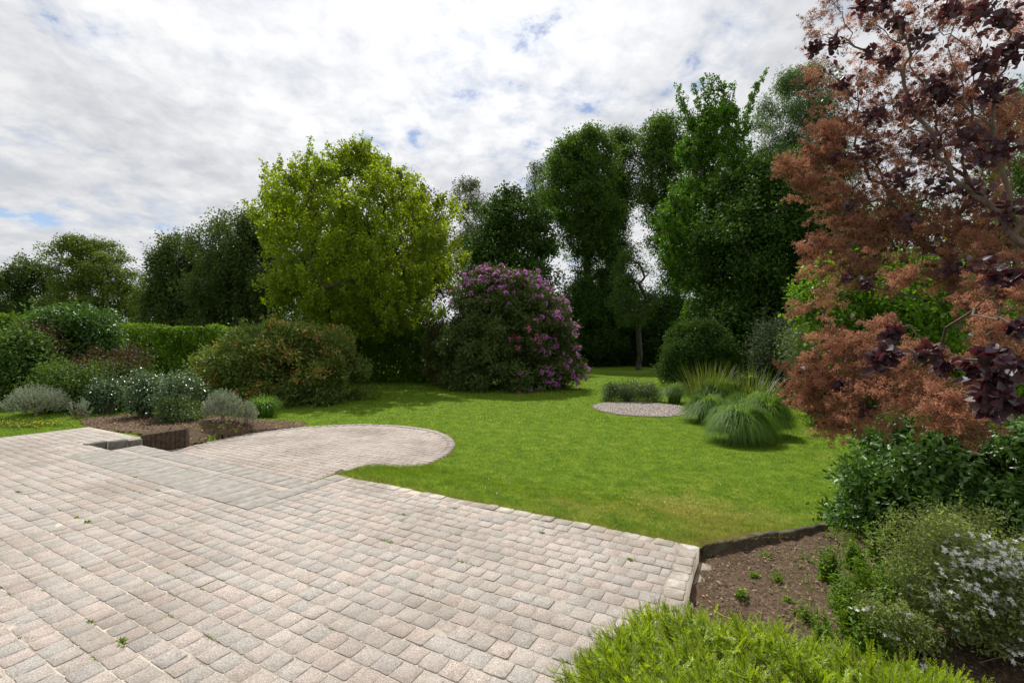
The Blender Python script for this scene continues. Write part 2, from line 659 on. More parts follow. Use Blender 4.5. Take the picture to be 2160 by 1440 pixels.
M_LITTER = rampmat('dry_litter', [(0.0, (0.10, 0.055, 0.03)), (0.4, (0.26, 0.17, 0.09)), (0.8, (0.42, 0.31, 0.18)), (1.0, (0.30, 0.20, 0.11))])
M_CLOD = rampmat('soil_clod', [(0.0, (0.06, 0.042, 0.028)), (1.0, (0.21, 0.15, 0.105))])
M_BARK = barkmat('bark_dark', (0.035, 0.027, 0.020), (0.10, 0.080, 0.058))
M_BARKG = barkmat('bark_grey', (0.09, 0.08, 0.065), (0.20, 0.18, 0.15))
M_TWIG = barkmat('twig_brown', (0.16, 0.12, 0.085), (0.30, 0.24, 0.18), 30)
M_CBARK = barkmat('bark_smoke', (0.06, 0.040, 0.028), (0.16, 0.11, 0.075), 20)

# ------------------------------------------------------------------ ground


def grid_surface(name, xs, ys, zf, m, keep=None):
    XX, YY = np.meshgrid(xs, ys)
    Z = zf(XX, YY)
    V = np.stack([XX, YY, Z], -1).reshape(-1, 3)
    nx, ny = len(xs), len(ys)
    i = (np.arange(ny - 1)[:, None] * nx + np.arange(nx - 1)[None]).ravel()
    f = np.stack([i, i + 1, i + nx + 1, i + nx], 1)
    if keep is not None:
        c = V[f].mean(1)
        f = f[keep(c[:, 0], c[:, 1])]
    return V, f


# the lawn is gridded along the paving directions so that its edge follows the kerb lines
def axis(a0, a1, fine0, fine1, step, grow=1.25, extra=()):
    v = list(np.arange(fine0, fine1 + 1e-6, step))
    s = step
    x = fine1
    while x < a1:
        s *= grow
        x += s
        v.append(x)
    s = step
    x = fine0
    while x > a0:
        s *= grow
        x -= s
        v.append(x)
    v += list(extra)
    return np.unique(np.round(v, 4))


KERB_P0 = np.array(ab(0.45, 4.25))
KERB_P1 = np.array(ab(-0.62, 5.45))
KD = (KERB_P1 - KERB_P0) / np.linalg.norm(KERB_P1 - KERB_P0)
KN = np.array([KD[1], -KD[0]])            # towards the bed


def in_bed(x, y):
    """planting bed to the right of the terrace, on the near side of the kerb"""
    x = np.asarray(x); y = np.asarray(y)
    a, b = toab(x, y)
    s = (x - KERB_P0[0]) * KN[0] + (y - KERB_P0[1]) * KN[1]
    return (a < 0.455) & (s > 0.0)


ga = axis(-260, 420, -4, 15, 0.14, extra=(0.455, 0.475, 12.60, 12.64))
gb = axis(-60, 700, -1, 12, 0.14, extra=(4.18, 4.235))
AA, BB = np.meshgrid(ga, gb)
XY = ab(AA, BB)
Zg = zlawn(XY[..., 0], XY[..., 1])
Vg = np.concatenate([XY, Zg[..., None]], -1).reshape(-1, 3)
nx, ny = len(ga), len(gb)
i_ = (np.arange(ny - 1)[:, None] * nx + np.arange(nx - 1)[None]).ravel()
fg = np.stack([i_, i_ + nx, i_ + nx + 1, i_ + 1], 1)
bedv = in_bed(Vg[:, 0], Vg[:, 1])
goodv = (~bedv) & (Vg[:, 2] > -0.6)
fg = fg[goodv[fg].any(1)]
sk_ = (Vg[:, 0] - KERB_P0[0]) * KN[0] + (Vg[:, 1] - KERB_P0[1]) * KN[1]
Vg[bedv, :2] -= KN[None] * (sk_[bedv] + 0.015)[:, None]
Vg[bedv, 2] = zlawn(Vg[bedv, 0], Vg[bedv, 1])
Vg[bedv & (Vg[:, 2] < -0.6), 2] = -0.02
lawn = build('lawn', Vg, [fg], M_LAWN, smooth=True)
tag(lawn, kind='structure')

# soil of the right-hand bed
rs = np.random.default_rng(3)


def zsoil(x, y):
    s = (x - KERB_P0[0]) * KN[0] + (y - KERB_P0[1]) * KN[1]
    return -0.125 + 0.045 * np.exp(-np.maximum(s, 0) / 0.25) + 0.022 * np.sin(x * 5.1 + y * 2) * np.sin(y * 4.3 - x) + 0.012 * np.sin(x * 17 + 3) * np.sin(y * 15)


V, f = grid_surface('s', np.arange(0.3, 9.5, 0.06), np.arange(-2.0, 9.0, 0.06), lambda x, y: zsoil(x, y) + rs.normal(0, 0.006, x.shape), None,
                    keep=lambda x, y: (toab(x, y)[0] < 0.50) & (((x - KERB_P0[0]) * KN[0] + (y - KERB_P0[1]) * KN[1]) > -0.02))
tag(build('soil_bed', V, [f], M_SOIL, smooth=True), kind='structure')


# soil of the rose bed on the left
def rose_bed(x, y):
    a, b = toab(x, y)
    e = ((a - 12.4) / 2.1) ** 2 + ((b - 5.1) / 0.85) ** 2
    e2 = ((a - 11.0) / 1.3) ** 2 + ((b - 6.3) / 1.6) ** 2
    w = 0.12 * np.sin(x * 3.1) + 0.1 * np.sin(y * 4.7 + 1)
    cir = (a - CIR_A) ** 2 + (b - CIR_B) ** 2 > (CIR_R - 0.05) ** 2
    return (np.minimum(e, e2) < 1 + w) & cir & (a > 10.32) & (b > 4.2)


V, f = grid_surface('s', np.arange(-14, -5.3, 0.06), np.arange(7.5, 15.5, 0.06), lambda x, y: zlawn(x, y) + 0.012 + rs.normal(0, 0.012, x.shape), None, keep=rose_bed)
tag(build('rose_bed_soil', V, [f], M_SOIL, smooth=True), kind='structure')


# ------------------------------------------------------------------ paving
def prism(acc, pts, z0, z1, r=0.5, q=0.5, cap_bottom=False):
    """vertical prism over a plan polygon"""
    n = len(pts)
    pts = np.asarray(pts, float)
    V = np.concatenate([np.c_[pts, np.full(n, z1)], np.c_[pts, np.full(n, z0)]])
    i = np.arange(n); j = (i + 1) % n
    acc.add(V, [np.arange(n)[None], np.stack([j, i, i + n, j + n], 1)], r=r, q=q)


def block(acc, a0, a1, b0, b1, z, rng, bev=0.0018, jit=0.0019, corner=0.011, h=0.03, r=0.5, q=0.5, sub=2, tilt=0.0011):
    """one paving block in paving coordinates with worn, slightly irregular edges"""
    w, d = a1 - a0, b1 - b0
    c = min(corner, w * .2, d * .2)
    pts = []
    for (x0, y0, x1, y1) in ((c, 0, w - c, 0), (w, c, w, d - c), (w - c, d, c, d), (0, d - c, 0, c)):
        for k in range(sub + 1):
            t = k / sub
            pts.append((x0 + (x1 - x0) * t, y0 + (y1 - y0) * t))
    p = np.array(pts)
    n = len(p)
    p = p + rng.normal(0, jit, p.shape)
    cen = np.array([w / 2, d / 2])
    dirs = (p - cen)
    inner = cen + dirs * (1 - bev * 2 / np.array([w, d]))
    tz = rng.normal(0, tilt, 3)
    zt = z + tz[0] + (inner[:, 0] - w / 2) / w * tz[1] * 2 + (inner[:, 1] - d / 2) / d * tz[2] * 2
    P0 = inner + [a0, b0]
    P1 = p + [a0, b0]
    xy0 = ab(P0[:, 0], P0[:, 1]); xy1 = ab(P1[:, 0], P1[:, 1])
    V = np.concatenate([np.c_[xy0, zt], np.c_[xy1, zt - bev], np.c_[xy1, np.full(n, z - h)]])
    i = np.arange(n); j = (i + 1) % n
    top = i[None][:, ::-1]
    ring = np.concatenate([np.stack([i, j, j + n, i + n], 1), np.stack([i + n, j + n, j + 2 * n, i + 2 * n], 1)])
    acc.add(V, [top, ring], r=r, q=q)


PW, PL, GAP = 0.1365, 0.140, 0.0050
rp = np.random.default_rng(11)


def pave_row(acc, b0, b1, a0, a1, z, off, rng, L=PL, gap=GAP, rfun=None):
    a = a0 - off * L
    while a < a1 - 0.02:
        n = a + L * rng.uniform(0.96, 1.04)
        s, e = max(a, a0), min(n, a1)
        if a1 - e < 0.04:
            e = a1
        if e - s > 0.03:
            r = rng.random() if rfun is None else rfun(rng)
            g = gap * rng.uniform(0.2, 0.7)
            block(acc, s + g / 2, e - g / 2, b0 + gap * rng.uniform(0.45, 0.95), b1 - gap * rng.uniform(0.45, 0.95), z, rng, r=r, q=rng.random())
            if e == a1:
                break
        a = n if e != a1 else a1


ter = Acc()
b = 4.12
row = 0
while b > -1.6:
    b0 = b - PW
    off = 0.5 * (row % 2) + rp.uniform(-0.06, 0.06)
    mid = (b + b0) / 2
    segs = []
    right_end = 0.60
    if mid > 3.88:
        segs = [(right_end, 4.76), (10.33, 12.62)]
    elif mid > 3.56:
        segs = [(right_end, 4.76), (10.33, 12.62)]
    elif mid > 3.40:
        segs = [(right_end, 4.76), (5.02, 9.47), (10.33, 12.62)]
    elif mid > 2.93:
        segs = [(right_end, 4.76), (9.64, 12.62)]
    elif mid > 1.0:
        segs = [(right_end, 12.62)]
    else:
        segs = [(-3.5, 12.62)]
    for s0, s1 in segs:
        pave_row(ter, b0, b, s0, s1, 0.0, off % 1.0, rp)
    b = b0
    row += 1
V, p, at = ter.out()
# body under the blocks (joint sand on top)
TB = [(0.45, 4.25), (4.76, 4.25), (4.76, 3.86), (9.49, 3.86), (9.49, 3.40), (10.33, 3.40), (10.33, 4.20), (12.62, 4.20), (12.62, -1.7), (-3.6, -1.7), (-3.6, 1.0), (0.45, 1.0)]
body = Acc()
pts = [ab(np.array(a), np.array(b)) for a, b in TB]
prism(body, pts[::-1], -0.62, -0.0042)
bV, bP, bA = body.out()
nf = sum(len(x) for x in p)
nb = sum(len(x) for x in bP)
allV = np.concatenate([V, bV])
terrace = build('terrace_paving', allV, list(p) + [x + len(V) for x in bP], [M_PAVER, M_SAND],
                attrs={k: np.concatenate([at[k], bA[k]]) for k in at}, matidx=[0] * nf + [1] * nb)
tag(terrace, kind='structure')

# edging course with lime bloom
edge = Acc()
a = 0.45
while a < 4.70:
    L = rp.uniform(0.13, 0.21)
    e = min(a + L, 4.76)
    block(edge, a + 0.003, e - 0.004, 4.125, 4.255 + rp.normal(0, 0.006), 0.003 + rp.normal(0, .004), rp, corner=0.014, bev=0.006, h=0.10, jit=0.004)
    a = e
b = 4.118
while b > 1.05:
    L = rp.uniform(0.12, 0.15)
    block(edge, 0.455 + rp.normal(0, 0.004), 0.592, b - L + 0.006, b, 0.004, rp, corner=0.014, bev=0.006, h=0.10, jit=0.003)
    b -= L
tag(edge.build('terrace_edging', M_LIME), kind='structure')

# grey stone slabs at the head of the steps
sl = Acc()
for (b0, b1, a0, a1) in ((2.894, 3.436, 5.02, 9.63), (3.577, 3.868, 5.02, 9.48)):
    a = a0
    while a < a1 - 0.02:
        L = rp.uniform(0.14, 0.30)
        e = a + L
        if a1 - e < 0.12: e = a1
        block(sl, a + 0.002, e - 0.003, b0 + 0.003, b1 - 0.003, 0.003, rp, corner=0.006, bev=0.004, h=0.05, jit=0.001, sub=1)
        a = e
# strip of slabs closing the right end of the steps
b = 2.894
while b < 4.1:
    e = min(b + 0.38, 4.25)
    if 4.25 - e < 0.2: e = 4.25
    block(sl, 4.765, 5.012, b + 0.002, e - 0.003, 0.004, rp, corner=0.006, bev=0.004, h=0.05, jit=0.001, sub=1)
    b = e
tag(sl.build('slab_paving', M_SLAB), kind='structure')
# support for the strip beyond the nose, and the hidden lower tread
st = Acc()
prism(st, [ab(np.array(x), np.array(y)) for x, y in ((4.765, 3.868), (5.01, 3.868), (5.01, 4.245), (4.765, 4.245))][::-1], -0.62, -0.03)
prism(st, [ab(np.array(x), np.array(y)) for x, y in ((5.015, 3.862), (9.488, 3.862), (9.488, 3.42), (10.325, 3.42), (10.325, 4.20), (5.015, 4.20))][::-1], -0.62, -0.168)
tag(st.build('steps', M_SLAB), kind='structure')

# round lower patio
pat = Acc()
b = 4.20
row = 0
while b < CIR_B + CIR_R - 0.12:
    b1 = b + PW
    m_ = (b + b1) / 2
    if m_ < CIR_B:
        w = CIR_R - 0.17
        hw = math.sqrt(max(w * w - (m_ - CIR_B) ** 2, 0))
        a0, a1 = CIR_A - hw, min(CIR_A + CIR_R - 0.17, 10.36)
        if b < 5.3:
            a0 = 5.88
    else:
        w = CIR_R - 0.16
        if abs(m_ - CIR_B) >= w: break
        hw = math.sqrt(w * w - (m_ - CIR_B) ** 2)
        a0, a1 = CIR_A - hw, CIR_A + hw
    if a1 - a0 > 0.1:
        pave_row(pat, b, b1, a0, a1, -0.33, 0.5 * (row % 2) + 0.05, rp, rfun=lambda g: 0.35 + 0.5 * g.random())
    b = b1
    row += 1
npav = sum(len(x) for x in pat.out()[1])
V, p, at = pat.out()
body = Acc()
ang = np.linspace(0, 2 * pi, 97)[:-1]
cpts = ab(CIR_A + (CIR_R - 0.03) * np.cos(ang), CIR_B + (CIR_R - 0.03) * np.sin(ang))
prism(body, cpts, -0.6, -0.343)
prism(body, [ab(np.array(x), np.array(y)) for x, y in ((5.89, 4.20), (10.32, 4.20), (10.45, 6.2), (5.89, 6.2))][::-1], -0.6, -0.346)
bV, bP, bA = body.out()
patio = build('round_patio', np.concatenate([V, bV]), list(p) + [x + len(V) for x in bP], [M_PAVER, M_SAND],
              attrs={k: np.concatenate([at[k], bA[k]]) for k in at}, matidx=[0] * sum(len(x) for x in p) + [1] * sum(len(x) for x in bP))
# rim course: blocks laid round the circle
rim = Acc()
n = 112
for k in range(n):
    t0 = 2 * pi * k / n + 0.003; t1 = 2 * pi * (k + 1) / n - 0.003
    tm = (t0 + t1) / 2
    if (sin(tm) < -0.62 and -0.95 < cos(tm)) or (sin(tm) < -0.36 and cos(tm) < 0): continue
    rr = [(CIR_R - 0.145, t0), (CIR_R + rp.normal(0, .004), t0), (CIR_R + rp.normal(0, .004), t1), (CIR_R - 0.145, t1)]
    pts = np.array([(CIR_A + r * cos(t), CIR_B + r * sin(t)) for r, t in rr])
    prism(rim, ab(pts[:, 0], pts[:, 1]), -0.45, -0.322 + rp.normal(0, 0.003), r=rp.random(), q=rp.random())
tag(rim.build('patio_rim', M_PAVER), kind='structure')
tag(patio, kind='structure')

# ------------------------------------------------------------------ walls, kerbs, blocks


def roundbox(acc, c, ax, size, z0, z1, rng, jit=0.006, bev=0.012):
    """box with bevelled top in plan axes: c centre xy, ax unit direction, size (len, width)"""
    ax = np.asarray(ax); nx_ = np.array([-ax[1], ax[0]])
    l, w = size
    segs = max(2, int(l / 0.08))
    us = np.linspace(-l / 2, l / 2, segs + 1)
    prof = [(-w / 2, z0), (-w / 2, z1 - bev), (-w / 2 + bev, z1), (w / 2 - bev, z1), (w / 2, z1 - bev), (w / 2, z0)]
    V = []
    for u in us:
        for (v, z) in prof:
            q = np.asarray(c) + ax * u + nx_ * (v + rng.normal(0, jit))
            V.append((q[0], q[1], z + (rng.normal(0, jit) if z > z0 else 0)))
    k = len(prof)
    f = []
    for i in range(segs):
        for j in range(k - 1):
            f.append((i * k + j, i * k + j + 1, (i + 1) * k + j + 1, (i + 1) * k + j))
    acc.add(V, [f, [tuple(range(k))[::-1], tuple(range(segs * k, segs * k + k))]])


rw = np.random.default_rng(5)
p = ab(10.4, 4.6)
wall = thing('retaining_wall', 'low dark brown retaining wall of upright slats beside the sunken patio', 'wall', p[0], p[1], -0.33)
w = Acc()
pa = [(10.42, 4.23), (10.36, 4.38), (10.31, 4.55), (10.28, 4.72), (10.27, 4.90), (10.36, 5.02)]
pa = np.array(pa)
# upright slats
s = np.concatenate([[0], np.cumsum(np.linalg.norm(np.diff(pa, axis=0), axis=1))])
n = 11
tt = np.linspace(0, s[-1], n + 1)
pp = np.stack([np.interp(tt, s, pa[:, 0]), np.interp(tt, s, pa[:, 1])], 1)
for k in range(n):
    c0, c1 = ab(pp[k, 0], pp[k, 1]), ab(pp[k + 1, 0], pp[k + 1, 1])
    d = c1 - c0
    roundbox(w, (c0 + c1) / 2, d / np.linalg.norm(d), (np.linalg.norm(d) * 0.97, 0.07 + rw.uniform(-.008, .008)), -0.6, 0.03 + rw.normal(0, .005) + 0.02 * k / n, rw, jit=0.0025, bev=0.006)
w.put('palisade', M_WALL, wall)
blocks_root = thing('step_block', 'three stepped grey stone blocks lining the left end of the sunken steps', 'block', *ab(10.42, 3.8), -0.33)
for k, (b0, b1, z, da) in enumerate(((3.40, 3.70, -0.002, 0.0), (3.70, 3.98, -0.012, -0.07), (3.98, 4.22, -0.045, -0.02))):
    w = Acc()
    c0 = ab(10.32 + da + 0.09, (b0 + b1) / 2)
    roundbox(w, c0, B_, (b1 - b0 - 0.012, 0.17), -0.6, z + 0.016, rw, jit=0.003, bev=0.01)
    w.put('block', M_BLOCK, blocks_root)

kc = (KERB_P0 + KERB_P1) / 2
kl = np.linalg.norm(KERB_P1 - KERB_P0)
labels = ['broad dark mossy kerb stone between lawn and bare soil, touching the paving corner',
          'narrower kerb stone of the bed edging, farther from the paving, half sunk in the turf']
for k, (s0, s1, z1, wd) in enumerate(((0.05, 0.93, 0.0, 0.06), (0.955, kl, -0.022, 0.05))):
    c = KERB_P0 + KD * (s0 + s1) / 2 - KN * 0.03
    o = thing('kerb_stone', labels[k], 'kerb', c[0], c[1], -0.14, group='kerb stones along the bed')
    w = Acc()
    roundbox(w, c, KD, (s1 - s0, wd), -0.4, z1, rw, jit=0.004, bev=0.012)
    w.put('stone', M_KERB, o)
    # a single mesh: lift it to the top
    ch = o.children[0]
    ch.parent = None
    ch.location = o.location
    for kk in ('label', 'category', 'group'): ch[kk] = o[kk]
    bpy.data.objects.remove(o)
    ch.name = 'kerb_stone'

# concrete haunching against the terrace edge
w = Acc()
hp = [(0.44, 4.12), (0.44, 3.72), (0.38, 3.62), (0.30, 3.74), (0.26, 3.90), (0.29, 4.06), (0.36, 4.16)]
top = [-0.075, -0.08, -0.125, -0.13, -0.128, -0.12, -0.10]
hv = np.array([(*ab(np.array(a), np.array(b)), z) for (a, b), z in zip(hp, top)])
cen = hv.mean(0)
lo = hv.copy(); lo[:, 2] = -0.3
n = len(hv)
Vv = np.concatenate([[cen], hv, lo])
ff = [(0, 1 + i, 1 + (i + 1) % n) for i in range(n)]
w.add(Vv, [np.array(ff)[:, ::-1], np.array([(1 + i, 1 + n + i, 1 + n + (i + 1) % n, 1 + (i + 1) % n) for i in range(n)])[:, ::-1]])
tag(w.build('concrete_haunch', M_CONC, smooth=False), 'sloping lump of pale rough concrete against the terrace corner', 'concrete')
# dark stone at the end of the grass tongue
w = Acc()
c = ab(5.2, 4.62)
roundbox(w, c, A_, (0.42, 0.16), -0.42, -0.10, rw, jit=0.018, bev=0.03)
tag(w.build('edging_stone', M_KERB), 'rough dark stone in the grass at the inner corner of the round patio', 'stone')

#PLANTS
# ------------------------------------------------------------------ foliage materials
G = srgb
L_LIME = leafmat('leaf_yellow_green', (0.100, 0.168, 0.006), (0.190, 0.262, 0.014), 0.48, (1.9, 1.65, 0.5), 0.5, 0.3, 0.25, kk=1.15)
L_ACAC = leafmat('leaf_olive', (0.050, 0.080, 0.012), (0.090, 0.125, 0.020), 0.35, None, 0.55, 0.25, 0.35, kk=1.5)
L_BIRCH = leafmat('leaf_birch', (0.026, 0.046, 0.012), (0.058, 0.088, 0.020), 0.32, None, 0.6, 0.2, 0.35, kk=1.6)
L_DARK = leafmat('leaf_dark_green', (0.018, 0.042, 0.006), (0.040, 0.082, 0.010), 0.28, None, 0.65, 0.2, 0.4, kk=1.5)
L_ASH = leafmat('leaf_ash', (0.032, 0.068, 0.010), (0.066, 0.120, 0.014), 0.42, None, 0.6, 0.25, 0.35, kk=1.45)
L_GINKGO = leafmat('leaf_ginkgo', (0.034, 0.085, 0.005), (0.066, 0.140, 0.008), 0.42, (1.6, 1.6, 0.5), 0.5, 0.3, 0.3, kk=1.4)
L_BAMB = leafmat('leaf_bamboo', (0.040, 0.085, 0.022), (0.075, 0.135, 0.035), 0.4, None, 0.4, 0.4, 0.35, kk=1.3)
L_BEECH = leafmat('leaf_copper', (0.022, 0.012, 0.012), (0.05, 0.022, 0.024), 0.25, (1.6, 0.7, 0.6), 0.4, 0.4, 0.35, kk=1.5)
L_GREY = leafmat('leaf_grey_green', (0.05, 0.07, 0.035), (0.095, 0.12, 0.065), 0.3, None, 0.5, 0.3, 0.3, kk=1.2)
L_LAUREL = leafmat('leaf_laurel', (0.050, 0.105, 0.006), (0.095, 0.175, 0.010), 0.36, (1.7, 1.5, 0.4), 0.55, 0.3, 0.35, kk=1.4)
L_RHODO = leafmat('leaf_rhododendron', (0.038, 0.064, 0.012), (0.085, 0.118, 0.026), 0.18, None, 0.5, 0.35, 0.4, kk=1.35)
L_PIERIS = leafmat('leaf_pieris', (0.080, 0.135, 0.018), (0.170, 0.225, 0.045), 0.28, None, 0.45, 0.4, 0.35, c2=(0.50, 0.27, 0.10), c2amt=0.24, kk=1.1)
L_VIBUR = leafmat('leaf_viburnum', (0.030, 0.072, 0.010), (0.064, 0.130, 0.020), 0.25, None, 0.42, 0.5, 0.35, kk=1.5)
L_RED = leafmat('leaf_dark_red', (0.055, 0.018, 0.014), (0.105, 0.034, 0.024), 0.3, (1.7, 0.7, 0.6), 0.55, 0.3, 0.35, c2=(0.055, 0.095, 0.022), c2amt=0.5)
L_SHRUB = leafmat('leaf_mid_green', (0.040, 0.085, 0.014), (0.085, 0.145, 0.026), 0.35, None, 0.55, 0.3, 0.35, kk=1.3)
L_GREY_SHADE = leafmat('leaf_grey_green_shaded', (0.030, 0.050, 0.022), (0.060, 0.088, 0.040), 0.25, None, 0.6, 0.2, 0.35)  # darker grey-green: shade of the trees painted into the leaf colour
L_SILV = leafmat('leaf_silver', (0.23, 0.275, 0.175), (0.40, 0.44, 0.32), 0.25, (1.1, 1.1, 1.0), 0.7, 0.2, 0.25)
L_ROSE = leafmat('leaf_rose', (0.035, 0.070, 0.028), (0.085, 0.130, 0.060), 0.25, None, 0.26, 0.65, 0.3, kk=1.4)
L_HAZEL = leafmat('leaf_bright_green', (0.070, 0.150, 0.010), (0.125, 0.225, 0.018), 0.48, (1.6, 1.6, 0.5), 0.42, 0.4, 0.3, kk=1.1)
L_WILLOW = leafmat('leaf_willow', (0.075, 0.120, 0.040), (0.135, 0.190, 0.070), 0.35, None, 0.45, 0.35, 0.3, kk=1.1)
L_SMOKE = leafmat('leaf_purple', (0.036, 0.020, 0.030), (0.078, 0.040, 0.050), 0.22, (2.2, 0.65, 0.45), 0.48, 0.4, 0.3, kk=1.1)
L_PUFF = leafmat('smoke_plume', (0.26, 0.128, 0.080), (0.47, 0.252, 0.160), 0.50, (1.06, 0.94, 0.86), 0.8, 0.1, 0.5)
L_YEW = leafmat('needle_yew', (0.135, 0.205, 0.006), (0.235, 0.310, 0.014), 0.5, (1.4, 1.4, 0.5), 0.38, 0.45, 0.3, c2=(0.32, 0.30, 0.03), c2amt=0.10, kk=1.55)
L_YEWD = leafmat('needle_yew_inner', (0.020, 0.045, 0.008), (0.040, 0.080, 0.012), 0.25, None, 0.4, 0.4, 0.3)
L_WHITE = leafmat('leaf_deutzia', (0.095, 0.145, 0.040), (0.200, 0.235, 0.085), 0.45, None, 0.5, 0.3, 0.35, kk=1.35)
L_GRASS = leafmat('blade_sedge', (0.052, 0.112, 0.012), (0.130, 0.225, 0.030), 0.40, None, 0.55, 0.3, 0.3, kk=1.25)
L_REED = leafmat('blade_reed', (0.055, 0.095, 0.012), (0.135, 0.175, 0.030), 0.35, None, 0.45, 0.4, 0.3, kk=1.0)  # blade colour dimmed to stand for the shade on the reeds
L_WEED = leafmat('leaf_weed', (0.070, 0.140, 0.012), (0.150, 0.240, 0.030), 0.45, None, 0.5, 0.3, 0.3, kk=1.2)
L_HERB = leafmat('leaf_herb', (0.055, 0.095, 0.030), (0.105, 0.155, 0.055), 0.3, None, 0.5, 0.35, 0.35, c2=(0.25, 0.17, 0.16), c2amt=0.05, kk=1.2)
P_PURP = leafmat('petal_purple', (0.46, 0.13, 0.44), (0.70, 0.32, 0.64), 0.35, (1.2, 0.9, 1.2), 0.6, 0.2, 0.25)
P_PINK = leafmat('petal_pink', (0.60, 0.10, 0.32), (0.78, 0.28, 0.52), 0.35, (1.2, 0.8, 1.0), 0.6, 0.2, 0.2)
P_RED = leafmat('petal_red', (0.40, 0.01, 0.03), (0.60, 0.03, 0.06), 0.3, (1.2, 0.6, 0.6), 0.6, 0.2, 0.2)
P_WHITE = leafmat('petal_white', (0.74, 0.74, 0.70), (0.84, 0.84, 0.80), 0.3, (1, 1, 1), 0.6, 0.2, 0.08)
P_YELL = leafmat('petal_yellow', (0.55, 0.45, 0.01), (0.75, 0.62, 0.02), 0.3, (1.1, 1.1, 0.5), 0.6, 0.2, 0.1)


def tree(name, label, cat, outline, D, leafm, bark, trunk_px, nl, lr, ncl, nleaf, L, W=0.6, depth=0.9, seed=0, r0=0.2, trunk_h=None,
         group=None, tmpl='D', spread=0.3, base_z=None, extra=None, limbs=True, skel_n=70, **kw):
    rng = np.random.default_rng(seed)
    X = (trunk_px - 1080) * D / F
    t = thing(name, label, cat, X, D, None, group)
    gz = t.location.z
    cen, rad = crown_lobes(outline, D, nl, lr, depth, rng=rng)
    acc = Acc()
    if extra is not None:
        foliage(acc, extra[0], extra[1], 4, 15, L, W, tmpl, 0.06, rng=rng, strand=(0, 0, 0.22), strand_r=0.12)
    cc = foliage(acc, cen, rad, ncl, nleaf, L, W, tmpl, spread, rng=rng, zmin='g', **kw)
    acc.put('crown', leafm, t)
    if extra is not None:
        cen = np.concatenate([extra[0][::2], cen])
    if limbs:
        top = CAM_H + (HOR - min(o[0] for o in outline)) * D / F
        th = trunk_h if trunk_h else (top - gz) * 0.45
        br = Acc()
        sel = rng.permutation(len(cen))[:skel_n]
        if extra is not None:
            sel = np.unique(np.r_[np.arange(len(extra[0][::2])), sel])
        skeleton(br, (X, D, gz - 0.2), cen[sel], th, r0, rng)
        sub = cc[rng.permutation(len(cc))[:skel_n * 3]]
        # twigs from lobe centre to cluster
        cs_ = cen[sel]
        dd_ = np.linalg.norm(sub[:, None] - cs_[None], axis=2)
        d2 = np.argmin(dd_, 1)
        k_ = dd_.min(1) < 1.2 * lr[1]
        d2, sub = d2[k_], sub[k_]
        frusta(br, cs_[d2], sub, 0.018 + 0 * d2, 0.006 + 0 * d2, 4)
        br.put('trunk', bark, t, smooth=True)
    return t


# ------------------------------------------------------------------ far trees, left to right
LT = 'trees standing beyond the left hedge'
tree('birch_tree', 'dark birch with drooping twigs at the left edge of the picture', 'tree',
     [(540, 40, 90), (570, 5, 120), (610, -40, 130), (650, -60, 135), (720, -60, 140)], 45, L_BIRCH, M_BARKG, 60, 80, (0.8, 1.7), 15, 32, 0.22, 0.6, seed=1,
     r0=0.22, spread=0.22, strand=(0, 0, -1.1), group=LT)
tree('acacia_tree', 'airy olive-green acacia with layered open crown against the sky at left', 'tree',
     [(497, 150, 215), (520, 125, 232), (545, 105, 268), (580, 112, 286), (620, 118, 290), (660, 125, 300), (720, 140, 285)], 40, L_ACAC, M_BARK, 190, 120, (0.6, 1.3), 15, 30, 0.17, 0.55,
     seed=2, r0=0.25, spread=0.20, squash=0.4, group=LT)
tree('poplar_tree', 'small pale green tree low in the gap between acacia and birches', 'tree',
     [(590, 290, 318), (620, 272, 338), (680, 268, 345), (725, 268, 345)], 52, L_WILLOW, M_BARKG, 305, 40, (0.7, 1.2), 12, 20, 0.2, 0.55, seed=3, r0=0.15, spread=0.3, group=LT)
tree('birch_tree', 'weeping birch with long hanging twigs, left one of the dark pair before the yellow-green tree', 'tree',
     [(485, 378, 400), (510, 330, 425), (550, 312, 445), (620, 312, 460), (700, 318, 465), (730, 318, 465)], 38, L_BIRCH, M_BARKG, 390, 120, (0.7, 1.4), 16, 34, 0.19, 0.55, seed=4,
     r0=0.22, spread=0.16, strand=(0, 0, -1.7), group=LT)
tree('birch_tree', 'tall full weeping birch directly behind the yellow-green tree', 'tree',
     [(445, 480, 560), (470, 430, 600), (510, 405, 620), (600, 400, 640), (700, 400, 650), (735, 400, 650)], 36, L_BIRCH, M_BARKG, 520, 170, (0.8, 1.6), 16, 36, 0.19, 0.55, seed=5,
     r0=0.28, spread=0.18, strand=(0, 0, -1.5), group=LT)
tree('copper_beech', 'dark purple-leaved beech showing behind the right side of the yellow-green tree', 'tree',
     [(405, 862, 890), (450, 820, 950), (520, 800, 975), (620, 800, 975), (700, 800, 960), (770, 820, 950)], 34, L_BEECH, M_BARK, 880, 90, (0.8, 1.5), 12, 30, 0.17, 0.6, seed=6,
     r0=0.25, spread=0.3)
tree('silver_birch', 'grey-green rounded tree top showing far behind the dark round maple', 'tree',
     [(373, 975, 1012), (395, 952, 1035), (430, 950, 1045), (500, 955, 1040), (600, 960, 1030)], 62, L_GREY, M_BARKG, 998, 60, (0.8, 1.6), 14, 24, 0.2, 0.55, seed=7,
     r0=0.25, spread=0.25, strand=(0, 0, -0.9))
tree('maple_tree', 'dense dark green round-topped maple behind the purple rhododendron', 'tree',
     [(400, 1060, 1115), (425, 1018, 1150), (470, 988, 1172), (540, 975, 1185), (620, 975, 1190), (720, 975, 1195), (770, 980, 1190)], 38, L_DARK, M_BARK, 1085, 170, (0.8, 1.5), 13, 34, 0.20, 0.75, seed=8,
     r0=0.3, spread=0.25, squash=0.6)
